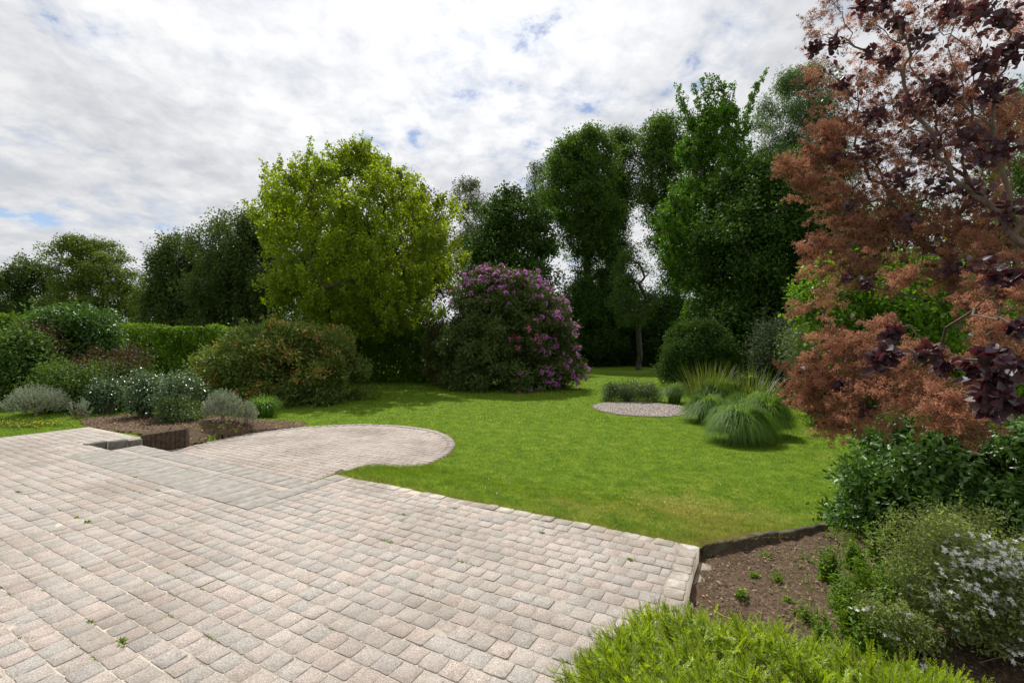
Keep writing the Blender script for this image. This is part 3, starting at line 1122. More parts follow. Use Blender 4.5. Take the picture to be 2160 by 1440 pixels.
tree('evergreen_tree', 'dark tree mass directly behind the trunk of the yellow-green tree', 'tree',
     [(470, 680, 780), (510, 640, 830), (600, 630, 850), (720, 630, 860), (770, 640, 860)], 33, L_DARK, M_BARK, 745, 120, (0.8, 1.4), 13, 32, 0.2, 0.6, depth=0.5, seed=36, r0=0.25, spread=0.28, skel_n=50)
# light yellow-green tree, the main tree of the left half
def shoot_line(lines, D, dy, n=5):
    out = []
    for (x0, y0, x1, y1) in lines:
        off = R.uniform(-dy, dy)
        for k in range(n):
            t = (k + 0.5) / n
            px, py = x0 + (x1 - x0) * t, y0 + (y1 - y0) * t
            out.append(((px - 1080) * (D + off) / F, D + off, CAM_H + (HOR - py) * (D + off) / F))
    return np.array(out)


exl = shoot_line([(760, 298, 766, 345), (700, 325, 708, 370), (730, 340, 735, 372), (800, 328, 796, 365), (845, 355, 835, 400), (612, 345, 628, 405), (580, 378, 596, 430), (655, 352, 664, 395), (556, 402, 575, 445), (930, 412, 920, 440),
                  (960, 430, 945, 460), (675, 338, 682, 375), (785, 318, 782, 350), (862, 380, 850, 420), (640, 362, 650, 400), (820, 345, 815, 380)], 24, 1.5)
tree('lime_tree', 'large bright yellow-green spreading tree in the middle of the left half', 'tree',
     [(318, 730, 790), (345, 665, 840), (375, 600, 868), (410, 560, 880), (440, 548, 965), (480, 540, 982), (560, 545, 985), (630, 560, 975), (670, 600, 950), (700, 650, 880)],
     24, L_LIME, M_BARK, 722, 260, (0.3, 0.9), 16, 30, 0.13, 0.72, seed=9, r0=0.22, spread=0.11, strand=(0, 0, 0.42), strand_r=0.22, squash=0.8, droop=0.7, extra=(exl, np.full(len(exl), 0.17)),
     trunk_h=3.2, skel_n=150)

# tall trees right of centre
tree('poplar_tree', 'slim bluish tree top at the left shoulder of the tall ash', 'tree',
     [(328, 1128, 1150), (350, 1112, 1165), (400, 1108, 1175), (460, 1115, 1170)], 60, L_GREY, M_BARKG, 1140, 26, (0.6, 1.2), 12, 20, 0.2, 0.5, seed=10, r0=0.2, spread=0.25)
RT = 'tall trees closing the far end of the lawn'
tree('ash_tree', 'tall ash with ivy-clad stems and open crown right of the purple rhododendron', 'tree',
     [(276, 1225, 1262), (300, 1190, 1290), (330, 1150, 1305), (370, 1120, 1310), (410, 1122, 1322), (450, 1150, 1318), (500, 1165, 1300), (540, 1190, 1290)], 46, L_ASH, M_BARK, 1238, 190, (0.7, 1.5), 13, 30, 0.22, 0.55, seed=11,
     r0=0.35, spread=0.26, trunk_h=13, group=RT, skel_n=90)
tree('ash_tree', 'second tall ash, the darker crown between the ivy-clad ash and the ginkgo', 'tree',
     [(252, 1385, 1420), (275, 1350, 1445), (310, 1322, 1462), (360, 1318, 1470), (420, 1325, 1475), (480, 1355, 1480), (540, 1385, 1490), (620, 1400, 1500)], 48, L_ASH, M_BARK, 1425, 170, (0.8, 1.6), 13, 30, 0.22, 0.55, seed=12,
     r0=0.35, spread=0.28, trunk_h=13, group=RT, skel_n=90)
tree('ash_tree', 'narrow ash stem with sparse leaves just left of the sky gap', 'tree',
     [(268, 1290, 1330), (300, 1280, 1345), (360, 1280, 1335), (430, 1275, 1330), (500, 1270, 1325), (560, 1275, 1325), (620, 1270, 1330)], 50, L_ASH, M_BARK, 1292, 130, (0.6, 1.2), 12, 28, 0.2, 0.5, seed=13,
     r0=0.22, spread=0.28, trunk_h=15, group=RT)
# ivy columns on the stems
for sx, lab, sd_ in ((1236, 'dark ivy climbing the thick stem of the tall ash', 14), (1284, 'narrow dark ivy climbing the slim ash stem beside the sky gap', 15)):
    tree('ivy_plant', lab, 'ivy', [(380, sx - 8, sx + 8), (450, sx - 16, sx + 16), (560, sx - 24, sx + 22), (700, sx - 34, sx + 34), (780, sx - 40, sx + 40)], 45.2, L_DARK, M_BARK, sx, 70, (0.5, 0.95), 12, 26, 0.2, 0.7,
         seed=sd_, r0=0.2, trunk_h=16, spread=0.25, skel_n=20)
tree('young_ash', 'small sparse light-leaved tree with bare stem standing at the far edge of the lawn', 'tree',
     [(520, 1318, 1345), (550, 1290, 1368), (590, 1280, 1392), (640, 1282, 1395), (680, 1300, 1380)], 38, L_SHRUB, M_BARK, 1347, 46, (0.4, 0.8), 9, 22, 0.17, 0.5, seed=16, r0=0.22, spread=0.28, trunk_h=4.2)
# dark undergrowth closing the far end
UG = 'dark evergreen shrubs at the far end of the lawn'
for k, (x0, x1, yt, D, lab) in enumerate(((940, 1120, 660, 33, 'dark evergreen shrub hidden mostly behind the purple rhododendron'),
                                          (1165, 1290, 590, 44, 'tall dark evergreen shrub just right of the purple rhododendron'),
                                          (1270, 1370, 600, 47, 'dark evergreen shrub behind the bare-stemmed young ash'),
                                          (1350, 1470, 610, 45, 'dark evergreen shrub left of the ginkgo foot'))):
    tree('evergreen_shrub', lab, 'shrub', [(yt, (x0 * 2 + x1) / 3, (x0 + 2 * x1) / 3), (yt + 40, x0, x1), (700, x0 - 10, x1 + 10), (775, x0 - 10, x1 + 10)], D, L_DARK, M_BARK, (x0 + x1) / 2, 90, (0.7, 1.3), 12, 28, 0.2, 0.6,
         seed=20 + k, r0=0.12, spread=0.3, group=UG, skel_n=25)
# long dark hedge at the very back
FH = 'far boundary hedges'
tree('boundary_hedge', 'long dark hedge under the trees closing the far end of the lawn', 'hedge', [(655, 1100, 1720), (700, 1095, 1720), (772, 1095, 1720)], 50, L_DARK, M_BARK, 1400, 230, (1.0, 1.6), 10, 30, 0.22, 0.6, depth=0.06,
     seed=26, r0=0.1, spread=0.35, skel_n=10, trunk_h=1.5)

# ginkgo with long upright shoots
gx = shoot_line([(1618, 145, 1555, 290), (1428, 182, 1455, 270), (1442, 205, 1462, 280), (1484, 168, 1500, 260), (1512, 160, 1518, 260), (1545, 178, 1535, 265), (1466, 180, 1488, 262), (1529, 172, 1527, 255), (1600, 175, 1570, 270), (1497, 160, 1506, 240)], 30, 0.8, 9)
tree('ginkgo_tree', 'bright green ginkgo with long upright shoots, highest tree right of centre', 'tree',
     [(235, 1465, 1550), (262, 1445, 1578), (330, 1430, 1590), (400, 1425, 1600), (450, 1372, 1600), (500, 1385, 1590), (560, 1400, 1580), (620, 1430, 1560), (700, 1450, 1540), (760, 1460, 1530)], 30, L_GINKGO, M_BARK, 1500, 260, (0.3, 0.85), 14, 30, 0.12, 0.8,
     depth=0.7, seed=30, r0=0.24, spread=0.10, strand=(0, 0, 0.38), strand_r=0.2, extra=(gx, np.full(len(gx), 0.17)), trunk_h=11, skel_n=150)
tree('bamboo_clump', 'feathery light green bamboo rising behind the dark broad tree', 'bamboo',
     [(148, 1690, 1722), (180, 1640, 1750), (230, 1600, 1765), (300, 1585, 1780), (400, 1590, 1800), (500, 1600, 1800)], 34, L_BAMB, M_BARKG, 1690, 230, (0.5, 1.0), 14, 34, 0.17, 0.25, seed=31, r0=0.1, spread=0.22, strand=(0, 0, 0.7),
     trunk_h=8, droop=0.8, skel_n=120)
tree('yew_tree', 'broad dark green feathery tree right of the ginkgo', 'tree',
     [(345, 1560, 1640), (375, 1520, 1700), (430, 1500, 1760), (500, 1480, 1830), (600, 1470, 1870), (700, 1470, 1880), (780, 1490, 1880)], 26, L_DARK, M_BARK, 1640, 260, (0.6, 1.3), 15, 40, 0.21, 0.5, depth=0.75, seed=32, r0=0.3,
     spread=0.28, squash=0.6, skel_n=80)
tree('evergreen_tree', 'dark green tree behind the bronze smoke tree at the right edge', 'tree',
     [(430, 1850, 1980), (480, 1800, 2120), (560, 1790, 2240), (700, 1780, 2260), (800, 1780, 2260)], 18, L_DARK, M_BARK, 1990, 110, (0.6, 1.1), 14, 30, 0.14, 0.5, depth=0.7, seed=33, r0=0.25,
     spread=0.28, skel_n=60)
tree('oak_tree', 'dark green tree top glimpsed through the smoke tree at the top right edge', 'tree',
     [(180, 2120, 2200), (240, 2075, 2300), (330, 2060, 2330), (430, 2080, 2330), (520, 2080, 2300)], 24, L_ASH, M_BARK, 2180, 80, (0.6, 1.1), 13, 28, 0.14, 0.6, depth=0.8, seed=34, r0=0.25, spread=0.28)

# ------------------------------------------------------------------ hedges and shrubs on the left


def hedge(name, label, x0, x1, D0, D1, top, thick, leafm, seed, L=0.12, dens=1.0, group=None, bump=0.10, W=0.5):
    """clipped hedge from photo column x0 at distance D0 to x1 at D1; top in metres"""
    rng = np.random.default_rng(seed)
    p0 = np.array([(x0 - 1080) * D0 / F, D0]); p1 = np.array([(x1 - 1080) * D1 / F, D1])
    Ld = np.linalg.norm(p1 - p0)
    d = (p1 - p0) / Ld
    nrm = np.array([d[1], -d[0]])
    if nrm[1] > 0: nrm = -nrm
    t = thing(name, label, 'hedge', *((p0 + p1) / 2), None, group)
    gz = t.location.z
    H = top - gz
    n = int(dens * Ld * (H * 2 + thick) * 230)
    u = rng.random(n) * Ld
    per = rng.random(n) * (H + thick * 1.0 + 0.4 * H)
    front = per < H
    topm = (per >= H) & (per < H + thick)
    off = np.where(front, thick / 2, np.where(topm, rng.uniform(-thick / 2, thick / 2, n), -thick / 2))
    z = np.where(topm, H, rng.random(n) * H)
    bmp = bump * (np.sin(u * 1.9 + z * 2 + seed) + np.sin(u * 4.7 + z * 3.1) * 0.6 + np.sin(u * 0.7) * 0.7)
    inset = rng.exponential(0.07, n)
    off = off + np.where(front, bmp - inset, 0) * 1.0
    z = z + np.where(topm, bmp * 0.7 - inset, 0) + rng.normal(0, .03, n)
    P = np.c_[p0[None] + d * u[:, None] + nrm * off[:, None], gz + z]
    out = np.where(front[:, None], np.r_[nrm, 0.2][None], np.where(topm[:, None], np.array([[0, 0, 1.]]), np.r_[-nrm, 0.2][None]))
    D = rdir(n, rng) * 0.9 + out * 0.8 + np.array([0, 0, 0.1])
    N = rdir(n, rng) * 0.7 + out * 0.3 + np.array([0, 0, 0.8])
    acc = Acc()
    LL = L * rng.uniform(0.7, 1.3, n)
    q = np.clip(0.5 + 0.25 * np.sin(u * 3.1 + z * 4) + rng.normal(0, 0.2, n), 0, 1)
    leaves(acc, P, D, N, LL, LL * W, 'O', q)
    # inner leaves and stems
    m = n // 3
    u2 = rng.random(m) * Ld
    P2 = np.c_[p0[None] + d * u2[:, None] + nrm * (rng.uniform(-0.35, 0.35, m) * thick)[:, None], gz + rng.random(m) * (H - 0.15)]
    leaves(acc, P2, rdir(m, rng), rdir(m, rng), L * 1.7, L * 1.1, 'D', 0.3)
    acc.put('foliage', leafm, t)
    st_ = Acc()
    m = int(Ld / 0.5)
    us = (np.arange(m) + rng.random(m)) * Ld / m
    b0 = np.c_[p0[None] + d * us[:, None], np.full(m, gz - 0.1)]
    b1 = b0 + np.c_[rng.normal(0, .1, (m, 2)), np.full(m, H * 0.8)]
    frusta(st_, b0, b1, np.full(m, 0.03), np.full(m, 0.012), 5)
    st_.put('stem', M_BARK, t)
    return t


hedge('laurel_hedge', 'clipped bright green laurel hedge running level behind the left shrubs', 150, 520, 22, 23.5, CAM_H + 38 * 22.5 / F, 1.3, L_LAUREL, 40, 0.13)
hedge('laurel_hedge', 'shaded stretch of laurel hedge behind the trunk of the yellow-green tree', 525, 1000, 25, 26, CAM_H + 36 * 25.5 / F, 1.3, L_LAUREL, 41, 0.14)
hedge('laurel_hedge', 'tall light green hedge with rounded top at the far left edge', -900, 48, 9.5, 16, CAM_H + 62 * 16 / F, 1.6, L_LAUREL, 42, 0.12, bump=0.16)


def bush(name, label, cat, outline, D, leafm, nl, lr, ncl, nleaf, L, W=0.4, depth=0.8, seed=0, group=None, tmpl='D', spread=0.12, parts=None, bark=None, stems=14, yoff=0, sth=1.0, **kw):
    rng = np.random.default_rng(seed)
    o = sorted(outline)
    X = ((o[-1][1] + o[-1][2]) / 2 - 1080) * D / F
    t = thing(name, label, cat, X, D, None, group)
    cen, rad = crown_lobes(outline, D, nl, lr, depth, rng=rng, shell=0.35)
    acc = Acc()
    cc = foliage(acc, cen, rad, ncl, nleaf, L, W, tmpl, spread, rng=rng, zmin='g', **kw)
    # stray shoots standing out of the outline
    ns = max(8, len(cen) // 4)
    si = rng.permutation(len(cen))[:ns]
    dv = unit(rdir(ns, rng) * 0.7 + [0, -0.2, 0.8])
    foliage(acc, cen[si] + dv * rad[si][:, None] * 1.15, np.full(ns, 0.04 * max(1, lr[1] / 0.3)), 2, 12, L, W, tmpl, spread * 0.3, rng=rng, zmin='g', strand=(0, 0, lr[1] * 0.55), strand_r=lr[1] * 0.3)
    acc.put('foliage', leafm, t)
    if stems:
        br = Acc()
        tg = cen[rng.permutation(len(cen))[:stems]]
        m = len(tg)
        for f0, f1, a0, a1 in ((0, 0.5, 0.03, 0.02), (0.5, 1, 0.02, 0.008)):
            b0 = np.array([X, D, t.location.z - 0.05]) + np.c_[(tg[:, :2] - [X, D]) * 0.25, np.zeros(m)]
            md = (b0 + tg) / 2 + rng.normal(0, 0.08, (m, 3)) * 0
            P0 = b0 if f0 == 0 else md
            P1 = md if f0 == 0 else tg
            frusta(br, P0, P1, np.full(m, a0 * sth), np.full(m, a1 * sth), 5)
        br.put('stem', bark or M_BARK, t)
    return t, cen, rad, cc


# big pieris with bronze new growth
bush('pieris_shrub', 'large rounded shrub with bronze and orange new shoots before the laurel hedge', 'shrub',
     [(688, 560, 690), (705, 490, 735), (740, 435, 765), (790, 405, 782), (840, 400, 780), (862, 420, 770)], 17.2, L_PIERIS, 190, (0.25, 0.60), 24, 22, 0.13, 0.34, depth=0.75, seed=50, spread=0.10, upn=0.4, outw=0.9, droop=0.0)


def trusses(root, name, cen, d, m, rr, petals, seed, L):
    rng = np.random.default_rng(seed)
    n = len(cen)
    k = petals
    dd = unit(np.repeat(d, k, 0) * 0.8 + rdir(n * k, rng))
    P = np.repeat(cen, k, 0) + dd * rr * 0.45
    acc = Acc()
    leaves(acc, P, dd + rdir(n * k, rng) * 0.3, rdir(n * k, rng), L, L * 0.95, 'O', rng.random(n * k))
    return acc.put(name, m, root)


# rhododendron
rh, cen, rad, cc = bush('rhododendron', 'huge domed rhododendron covered in purple and pink blossom standing on the lawn', 'shrub',
                        [(574, 1020, 1095), (588, 990, 1135), (610, 968, 1165), (645, 948, 1192), (690, 928, 1212), (750, 914, 1222), (800, 914, 1222), (830, 925, 1215)], 22.3, L_RHODO, 360, (0.3, 0.55), 20, 20, 0.15, 0.33, depth=0.85, seed=51, spread=0.12,
                        upn=0.4, outw=0.9, droop=0.05)
cx0, cy0 = (1067 - 1080) * 22.3 / F, 22.3
rr_ = np.random.default_rng(8)
# surface points of the dome: of all clusters keep the outermost in each direction
rel = cc - np.array([cx0, cy0, 1.6])
dirn = unit(rel)
scr_x = 1080 + cc[:, 0] / cc[:, 1] * F
scr_y = HOR - (cc[:, 2] - CAM_H) / cc[:, 1] * F
key = (np.floor(scr_x / 11)).astype(int) * 1000 + np.floor(scr_y / 11).astype(int)
best = {}
for i in np.argsort(cc[:, 1]):
    best.setdefault(key[i], i)
ids = np.array(list(best.values()))
sx_, sy_ = scr_x[ids], scr_y[ids]
line = 655 + (sx_ - 930) * 0.0
purple = ((sy_ < 665) & (sx_ > 940)) | (sx_ > 1090)
pr = np.where(sy_ < 612, 0.8, 0.58) * np.where(sx_ > 1185, 1.25, 1.0) * np.where((sx_ < 1130) & (sy_ > 630), 0.25, 1)
selp = ids[purple & (rr_.random(len(ids)) < pr)]
pk = ((sx_ - 1100) / 34) ** 2 + ((sy_ - 722) / 34) ** 2 < 1
selk = ids[(pk & (rr_.random(len(ids)) < 0.85)) | ((sy_ > 690) & (sx_ > 1010) & (sx_ < 1180) & (rr_.random(len(ids)) < 0.035))]
trusses(rh, 'blossom', cc[selp] + dirn[selp] * 0.18, dirn[selp], P_PURP, 0.14, 17, 1, 0.085)['label'] = 'purple blossom over the top and right side'
trusses(rh, 'blossom', cc[selk] + dirn[selk] * 0.18, dirn[selk], P_PINK, 0.13, 14, 2, 0.085)['label'] = 'pink blossom cluster low on the front'
# red rhododendron peeping at its left foot
rr2, cen, rad, cc = bush('rhododendron', 'small rhododendron with deep red flowers at the left foot of the purple one', 'shrub',
                         [(690, 905, 940), (715, 893, 950), (760, 890, 950), (785, 895, 945)], 23.5, L_RHODO, 30, (0.25, 0.45), 18, 18, 0.13, 0.33, seed=52, spread=0.1)
s_ = R.permutation(len(cc))[:70]
s_ = s_[cc[s_, 1] < 23.6]
trusses(rr2, 'blossom', cc[s_], rdir(len(s_)), P_RED, 0.11, 12, 3, 0.075)

bush('rhododendron', 'rhododendron out of flower with tree shade put into its leaf colour, beside the ginkgo foot on the right', 'shrub',
     [(680, 1440, 1500), (700, 1410, 1530), (740, 1390, 1550), (790, 1390, 1560), (815, 1400, 1560)], 23, L_DARK, 110, (0.35, 0.6), 24, 22, 0.13, 0.33, seed=53, spread=0.12, outw=0.9)  # dark leaf material stands in for the shade of the trees

# glossy shrubs on the far left
LS = 'mixed shrubs before the left hedge'
bush('viburnum_shrub', 'tall glossy green viburnum in front of the laurel hedge at left', 'shrub',
     [(652, 130, 200), (668, 90, 225), (700, 62, 235), (760, 50, 240), (820, 45, 235), (860, 45, 230)], 15.5, L_VIBUR, 110, (0.3, 0.55), 22, 22, 0.11, 0.45, seed=54, spread=0.11, tmpl='O', droop=0.4, group=LS)
bush('photinia_shrub', 'red-tipped photinia leaning in front of the glossy viburnum at left', 'shrub',
     [(690, 45, 75), (715, 40, 110), (750, 45, 135), (800, 55, 140), (840, 60, 140)], 13.8, L_RED, 26, (0.2, 0.4), 16, 18, 0.085, 0.42, seed=55, spread=0.12, group=LS)
bush('cornel_shrub', 'leafy green shrub filling the left edge below the tall hedge', 'shrub',
     [(700, 10, 60), (730, -30, 90), (780, -60, 105), (840, -60, 110), (860, -60, 110)], 13.2, L_SHRUB, 80, (0.25, 0.5), 20, 20, 0.10, 0.42, seed=56, spread=0.12, tmpl='O', group=LS)
bush('barberry_shrub', 'low dark red barberry mixed with green behind the silvery roses', 'shrub',
     [(735, 225, 285), (752, 175, 305), (785, 130, 315), (830, 120, 300), (860, 125, 290)], 13.0, L_RED, 46, (0.2, 0.38), 16, 16, 0.06, 0.5, seed=57, spread=0.12, group=LS)
bush('spirea_shrub', 'green shrub with yellowish tips under the dark red barberry', 'shrub',
     [(768, 130, 260), (790, 95, 300), (830, 90, 310), (865, 95, 300)], 12.7, L_SHRUB, 60, (0.2, 0.38), 16, 16, 0.07, 0.45, seed=58, spread=0.12, group=LS)

# roses: open glossy bushes on bare stems
RB = 'rose bushes in the left bed'
for k, (x0, x1, yt, yb, D, lab) in enumerate(((190, 270, 805, 893, 11.9, 'rose bush with thin bare reddish stems left of the main silvery rose'),
                                              (262, 345, 788, 900, 11.3, 'widest silvery glossy rose bush with dark woody foot'),
                                              (330, 425, 792, 905, 11.0, 'rose bush with pale shiny leaves directly behind the retaining wall'))):
    c = (x0 + x1) / 2
    t, cen, rad, cc = bush('rose_bush', lab, 'rose', [(yt, c - 25, c + 25), (yt + 18, x0, x1), (yt + 45, x0 + 2, x1), (yb - 40, c - 26, c + 26)], D, L_ROSE, 28, (0.12, 0.24), 12, 14, 0.055, 0.55, seed=60 + k, spread=0.10, upn=1.2,
                           group=RB, tmpl='O', stems=22, bark=M_TWIG)
bush('rose_bush', 'low reddish-leaved rose between the retaining wall and the right silver bush', 'rose',
     [(838, 350, 400), (855, 335, 430), (880, 340, 440), (900, 345, 435)], 10.6, L_HERB, 34, (0.12, 0.2), 14, 14, 0.045, 0.5, seed=64, spread=0.08, group=RB, bark=M_TWIG, stems=18)


# silver lavender-like bushes: fans of thin upright shoots on gnarled twigs
def silver_bush(label, px, py, D, wpx, hpx, seed, gaps=0.0, nshoot=650, group='silver-leaved bushes in the left bed'):
    rng = np.random.default_rng(seed)
    X = (px - 1080) * D / F
    gz = float(zlawn(X, D))
    t = thing('lavender_bush', label, 'shrub', X, D, gz, group)
    w, h = wpx * D / F / 2 * 0.8, hpx * D / F * 1.08
    n = nshoot
    az = rng.random(n) * 2 * pi
    rad = np.sqrt(rng.random(n))
    keep = np.sin(az * 3 + seed) > -1 + gaps * 2
    az, rad = az[keep], rad[keep]
    n = len(az)
    tip = np.c_[X + np.cos(az) * rad * w, D + np.sin(az) * rad * w * 0.8, gz + h * (0.32 + 0.68 * np.sqrt(1 - rad ** 2 * 0.98)) * rng.uniform(0.62, 1.0, n)]
    foot = np.array([X, D, gz + h * 0.1])
    dirv = unit(tip - foot + np.array([0, 0, h * 0.5]))
    Ls = 0.20 * rng.uniform(0.7, 1.3, n)
    base = tip - dirv * Ls[:, None]
    acc = Acc()
    m = 16
    tt = rng.random((n, m))
    P = (base[:, None] + dirv[:, None] * Ls[:, None, None] * tt[..., None]).reshape(-1, 3)
    D_ = np.repeat(dirv, m, 0) * 1.0 + rdir(n * m, rng) * 0.7
    leaves(acc, P, D_, rdir(n * m, rng), 0.040, 0.011, 'D', np.repeat(rng.random(n), m))
    acc.put('foliage', L_SILV, t)
    br = Acc()
    sel = rng.permutation(n)[:70]
    skeleton(br, foot - [0, 0, h * 0.15], base[sel], h * 0.18, 0.035, rng, rise=0.05, mids=3, rmin=0.006, pen=0.1, sides=5)
    br.put('branch', M_TWIG, t)
    return t


silver_bush('rounded silver-grey bush on gnarled pale stems beside the upper left paving', 78, 905, 11.2, 150, 66, 70, nshoot=800)
silver_bush('small straggly silver bush with mostly bare crooked twigs next to the rounded one', 168, 895, 11.0, 62, 44, 71, gaps=0.5, nshoot=110)
silver_bush('silver-grey bush at the right end of the rose bed near the round patio', 470, 905, 10.6, 100, 66, 72, nshoot=560)
silver_bush('darker silver bush with long side shoots touching the lawn at the bed corner', 520, 902, 10.9, 70, 50, 73, gaps=0.2, nshoot=260)


# ------------------------------------------------------------------ grassy clumps
def blades(acc, P, az, L, elev, droop, w, segs=4, q=None, rng=R):
    n = len(P)
    h = np.stack([np.cos(az), np.sin(az), 0 * az], 1)
    side = np.stack([-np.sin(az), np.cos(az), 0 * az], 1)
    V = []
    for k in range(segs + 1):
        t = k / segs
        c = P + h * (L * t * np.cos(elev))[:, None] + np.array([0, 0, 1.]) * (L * t * np.sin(elev) - droop * L * t * t)[:, None]
        ww = w * (1 - t) ** 0.7 + 0.0004
        V.append(c - side * np.reshape(ww, (-1, 1)) / 2)
        V.append(c + side * np.reshape(ww, (-1, 1)) / 2)
    V = np.stack(V, 1)
    V[:, :, 2] = np.maximum(V[:, :, 2], P[:, None, 2] - 0.01)
    k = np.arange(segs) * 2
    f = np.stack([k, k + 1, k + 3, k + 2], 1)
    ff = (f[None] + (np.arange(n) * 2 * (segs + 1))[:, None, None]).reshape(-1, 4)
    qq = rng.random(n) if q is None else q
    acc.add(V.reshape(-1, 3), [ff], r=np.repeat(rng.random(n), segs), q=np.repeat(qq, segs))


def mound(acc, P, az, Rm, H, w, rng, segs=7):
    """fine blades that rise from the middle and arch over into a round mound"""
    n = len(P)
    u = rng.random(n) ** 0.6
    Rb = Rm * u * rng.uniform(0.85, 1.1, n)
    Hb = H * np.sqrt(1 - 0.62 * u ** 2.4) * rng.uniform(0.78, 1.06, n)
    te = 0.5 + 0.475 * np.minimum(u * rng.uniform(0.85, 1.12, n), 1)
    h = np.stack([np.cos(az), np.sin(az), 0 * az], 1)
    side = np.stack([-np.sin(az), np.cos(az), 0 * az], 1)
    Hb = Hb * (1 + 0.12 * np.sin(az * 3 + P[:, 0].sum()) + 0.22 * (rng.random(n) < 0.03))
    Rb = Rb * (1 + 0.10 * np.sin(az * 2 + 1))
    V = []
    for k in range(segs + 1):
        t = k / segs
        tt = te * t
        c = P + h * (Rb * t ** 1.25)[:, None] + np.array([0, 0, 1.]) * (Hb * 4 * tt * (1 - tt))[:, None]
        ww = w * (1 - t) ** 0.6 + 0.0006
        V.append(c - side * ww / 2)
        V.append(c + side * ww / 2)
    V = np.stack(V, 1)
    k = np.arange(segs) * 2
    f = np.stack([k, k + 1, k + 3, k + 2], 1)
    ff = (f[None] + (np.arange(n) * 2 * (segs + 1))[:, None, None]).reshape(-1, 4)
    acc.add(V.reshape(-1, 3), [ff], r=np.repeat(rng.random(n), segs), q=np.repeat(rng.random(n), segs))


def tuft(name, label, cat, px, py, wpx, hpx, n, m, seed, D=None, w=0.013, el=(0.55, 1.52), dr=(0.42, 0.8), group=None, spread=0.3, D0=None):
    rng = np.random.default_rng(seed)
    if D is None:
        X, D = gp(px, py, -0.34)
    X = (px - 1080) * D / F
    t = thing(name, label, cat, X, D, None, group)
    gz = t.location.z
    Wd, H = wpx * D / F, hpx * D / F
    az = rng.random(n) * 2 * pi
    rb = np.sqrt(rng.random(n)) * Wd * spread * 0.5
    P = np.c_[X + np.cos(az) * rb, D + np.sin(az) * rb, np.full(n, gz)]
    az2 = az + rng.normal(0, 0.5, n)
    elev = rng.uniform(el[0], el[1], n)
    L = 1.45 * H * rng.uniform(0.6, 1.1, n)
    droop = rng.uniform(dr[0], dr[1], n) * np.clip(np.sin(elev), 0.3, 1)
    acc = Acc()
    if w > 0.02:
        blades(acc, P, az2, L, elev, droop, w, 5, rng=rng)
    else:
        mound(acc, P, az2, Wd / 2, H, w, rng)
    V, p, at = acc.out()
    o = build(name, V - np.array(t.location), p, m, attrs=at)
    o.location = t.location
    for k in ('label', 'category', 'group'):
        if k in t: o[k] = t[k]
    bpy.data.objects.remove(t)
    o.name = name
    return o


SG = 'sedge clumps of the island bed'
tuft('sedge_clump', 'nearest round mound of fine arching sedge in the island bed', 'ornamental grass', 1562, 940, 138, 72, 5200, L_GRASS, 80, group=SG, D=9.75)
tuft('sedge_clump', 'second round sedge mound touching the nearest one on its right', 'ornamental grass', 1618, 925, 105, 80, 3600, L_GRASS, 81, group=SG, D=10.4)
tuft('sedge_clump', 'wide bright sedge mound behind the nearest mound', 'ornamental grass', 1585, 890, 130, 60, 3600, L_GRASS, 82, group=SG, D=12.0)
tuft('sedge_clump', 'low sedge mound at the right end of the gravel patch', 'ornamental grass', 1492, 890, 110, 50, 3400, L_GRASS, 83, group=SG, D=12.4)
tuft('sedge_clump', 'dark sedge clump below the tall reed grass', 'ornamental grass', 1520, 855, 120, 62, 3000, L_GRASS, 84, group=SG, D=14.2)
tuft('sedge_clump', 'small dark sedge tuft at the right end of the low herbs', 'ornamental grass', 1422, 842, 74, 40, 1700, L_GRASS, 85, group=SG, D=16.4, w=0.011)
tuft('sedge_clump', 'low sedge mound between the gravel patch and the nearest mound', 'ornamental grass', 1535, 905, 90, 46, 2600, L_GRASS, 88, group=SG, D=11.3)
RG = 'tall reed grasses of the island bed'
tuft('reed_grass', 'tall loose yellow-green reed grass at the left back of the island bed', 'ornamental grass', 1495, 850, 105, 96, 760, L_REED, 86, D=14.6, w=0.026, el=(1.0, 1.5), dr=(0.15, 0.75), spread=0.5, group=RG)
tuft('reed_grass', 'tall loose reed grass leaning right before the dark shrubs', 'ornamental grass', 1575, 850, 130, 90, 760, L_REED, 87, D=14.3, w=0.026, el=(0.9, 1.5), dr=(0.15, 0.8), spread=0.6, group=RG)
tuft('sedge_clump', 'bright green grassy clump at the right foot of the bronze-tipped shrub', 'ornamental grass', 556, 868, 60, 42, 700, L_HAZEL, 89, D=13.2, w=0.016, dr=(0.3, 0.8), spread=0.6, group='grassy clumps by the left bed')
bush('geranium_patch', 'low strip of small-leaved pinkish herbs along the back of the gravel patch', 'plant',
     [(811, 1285, 1380), (820, 1270, 1400), (840, 1266, 1405)], 16.8, L_HERB, 60, (0.14, 0.26), 16, 16, 0.05, 0.5, depth=0.4, seed=90, spread=0.07, stems=0)

# gravel patch
gx0 = gp(1350, 862, -0.34)
rg = np.random.default_rng(12)
gn = 60
ga_ = np.linspace(0, 2 * pi, gn, endpoint=False)
c_ = np.array([(1352 - 1080) * 14.9 / F, 14.9])
gw = 1.55 + 0.05 * np.sin(ga_ * 5); gd = 1.75 + 0.06 * np.cos(ga_ * 4)
gp_ = np.c_[c_[0] + gw * np.cos(ga_), c_[1] + gd * np.sin(ga_)]
zc_ = float(zlawn(*c_))
acc = Acc()
prism(acc, gp_, zc_ - 0.2, zc_ + 0.018, r=0.3)
n = 9000
th_ = rg.random(n) * 2 * pi; ra = np.sqrt(rg.random(n)) * 0.98
P = np.c_[c_[0] + ra * np.cos(th_) * 1.55, c_[1] + ra * np.sin(th_) * 1.75, np.full(n, zc_ + 0.018)]
sz = rg.uniform(0.012, 0.03, n)
octv = np.array([(1, 0, 0), (0, 1, 0), (-1, 0, 0), (0, -1, 0), (0, 0, 0.7)])
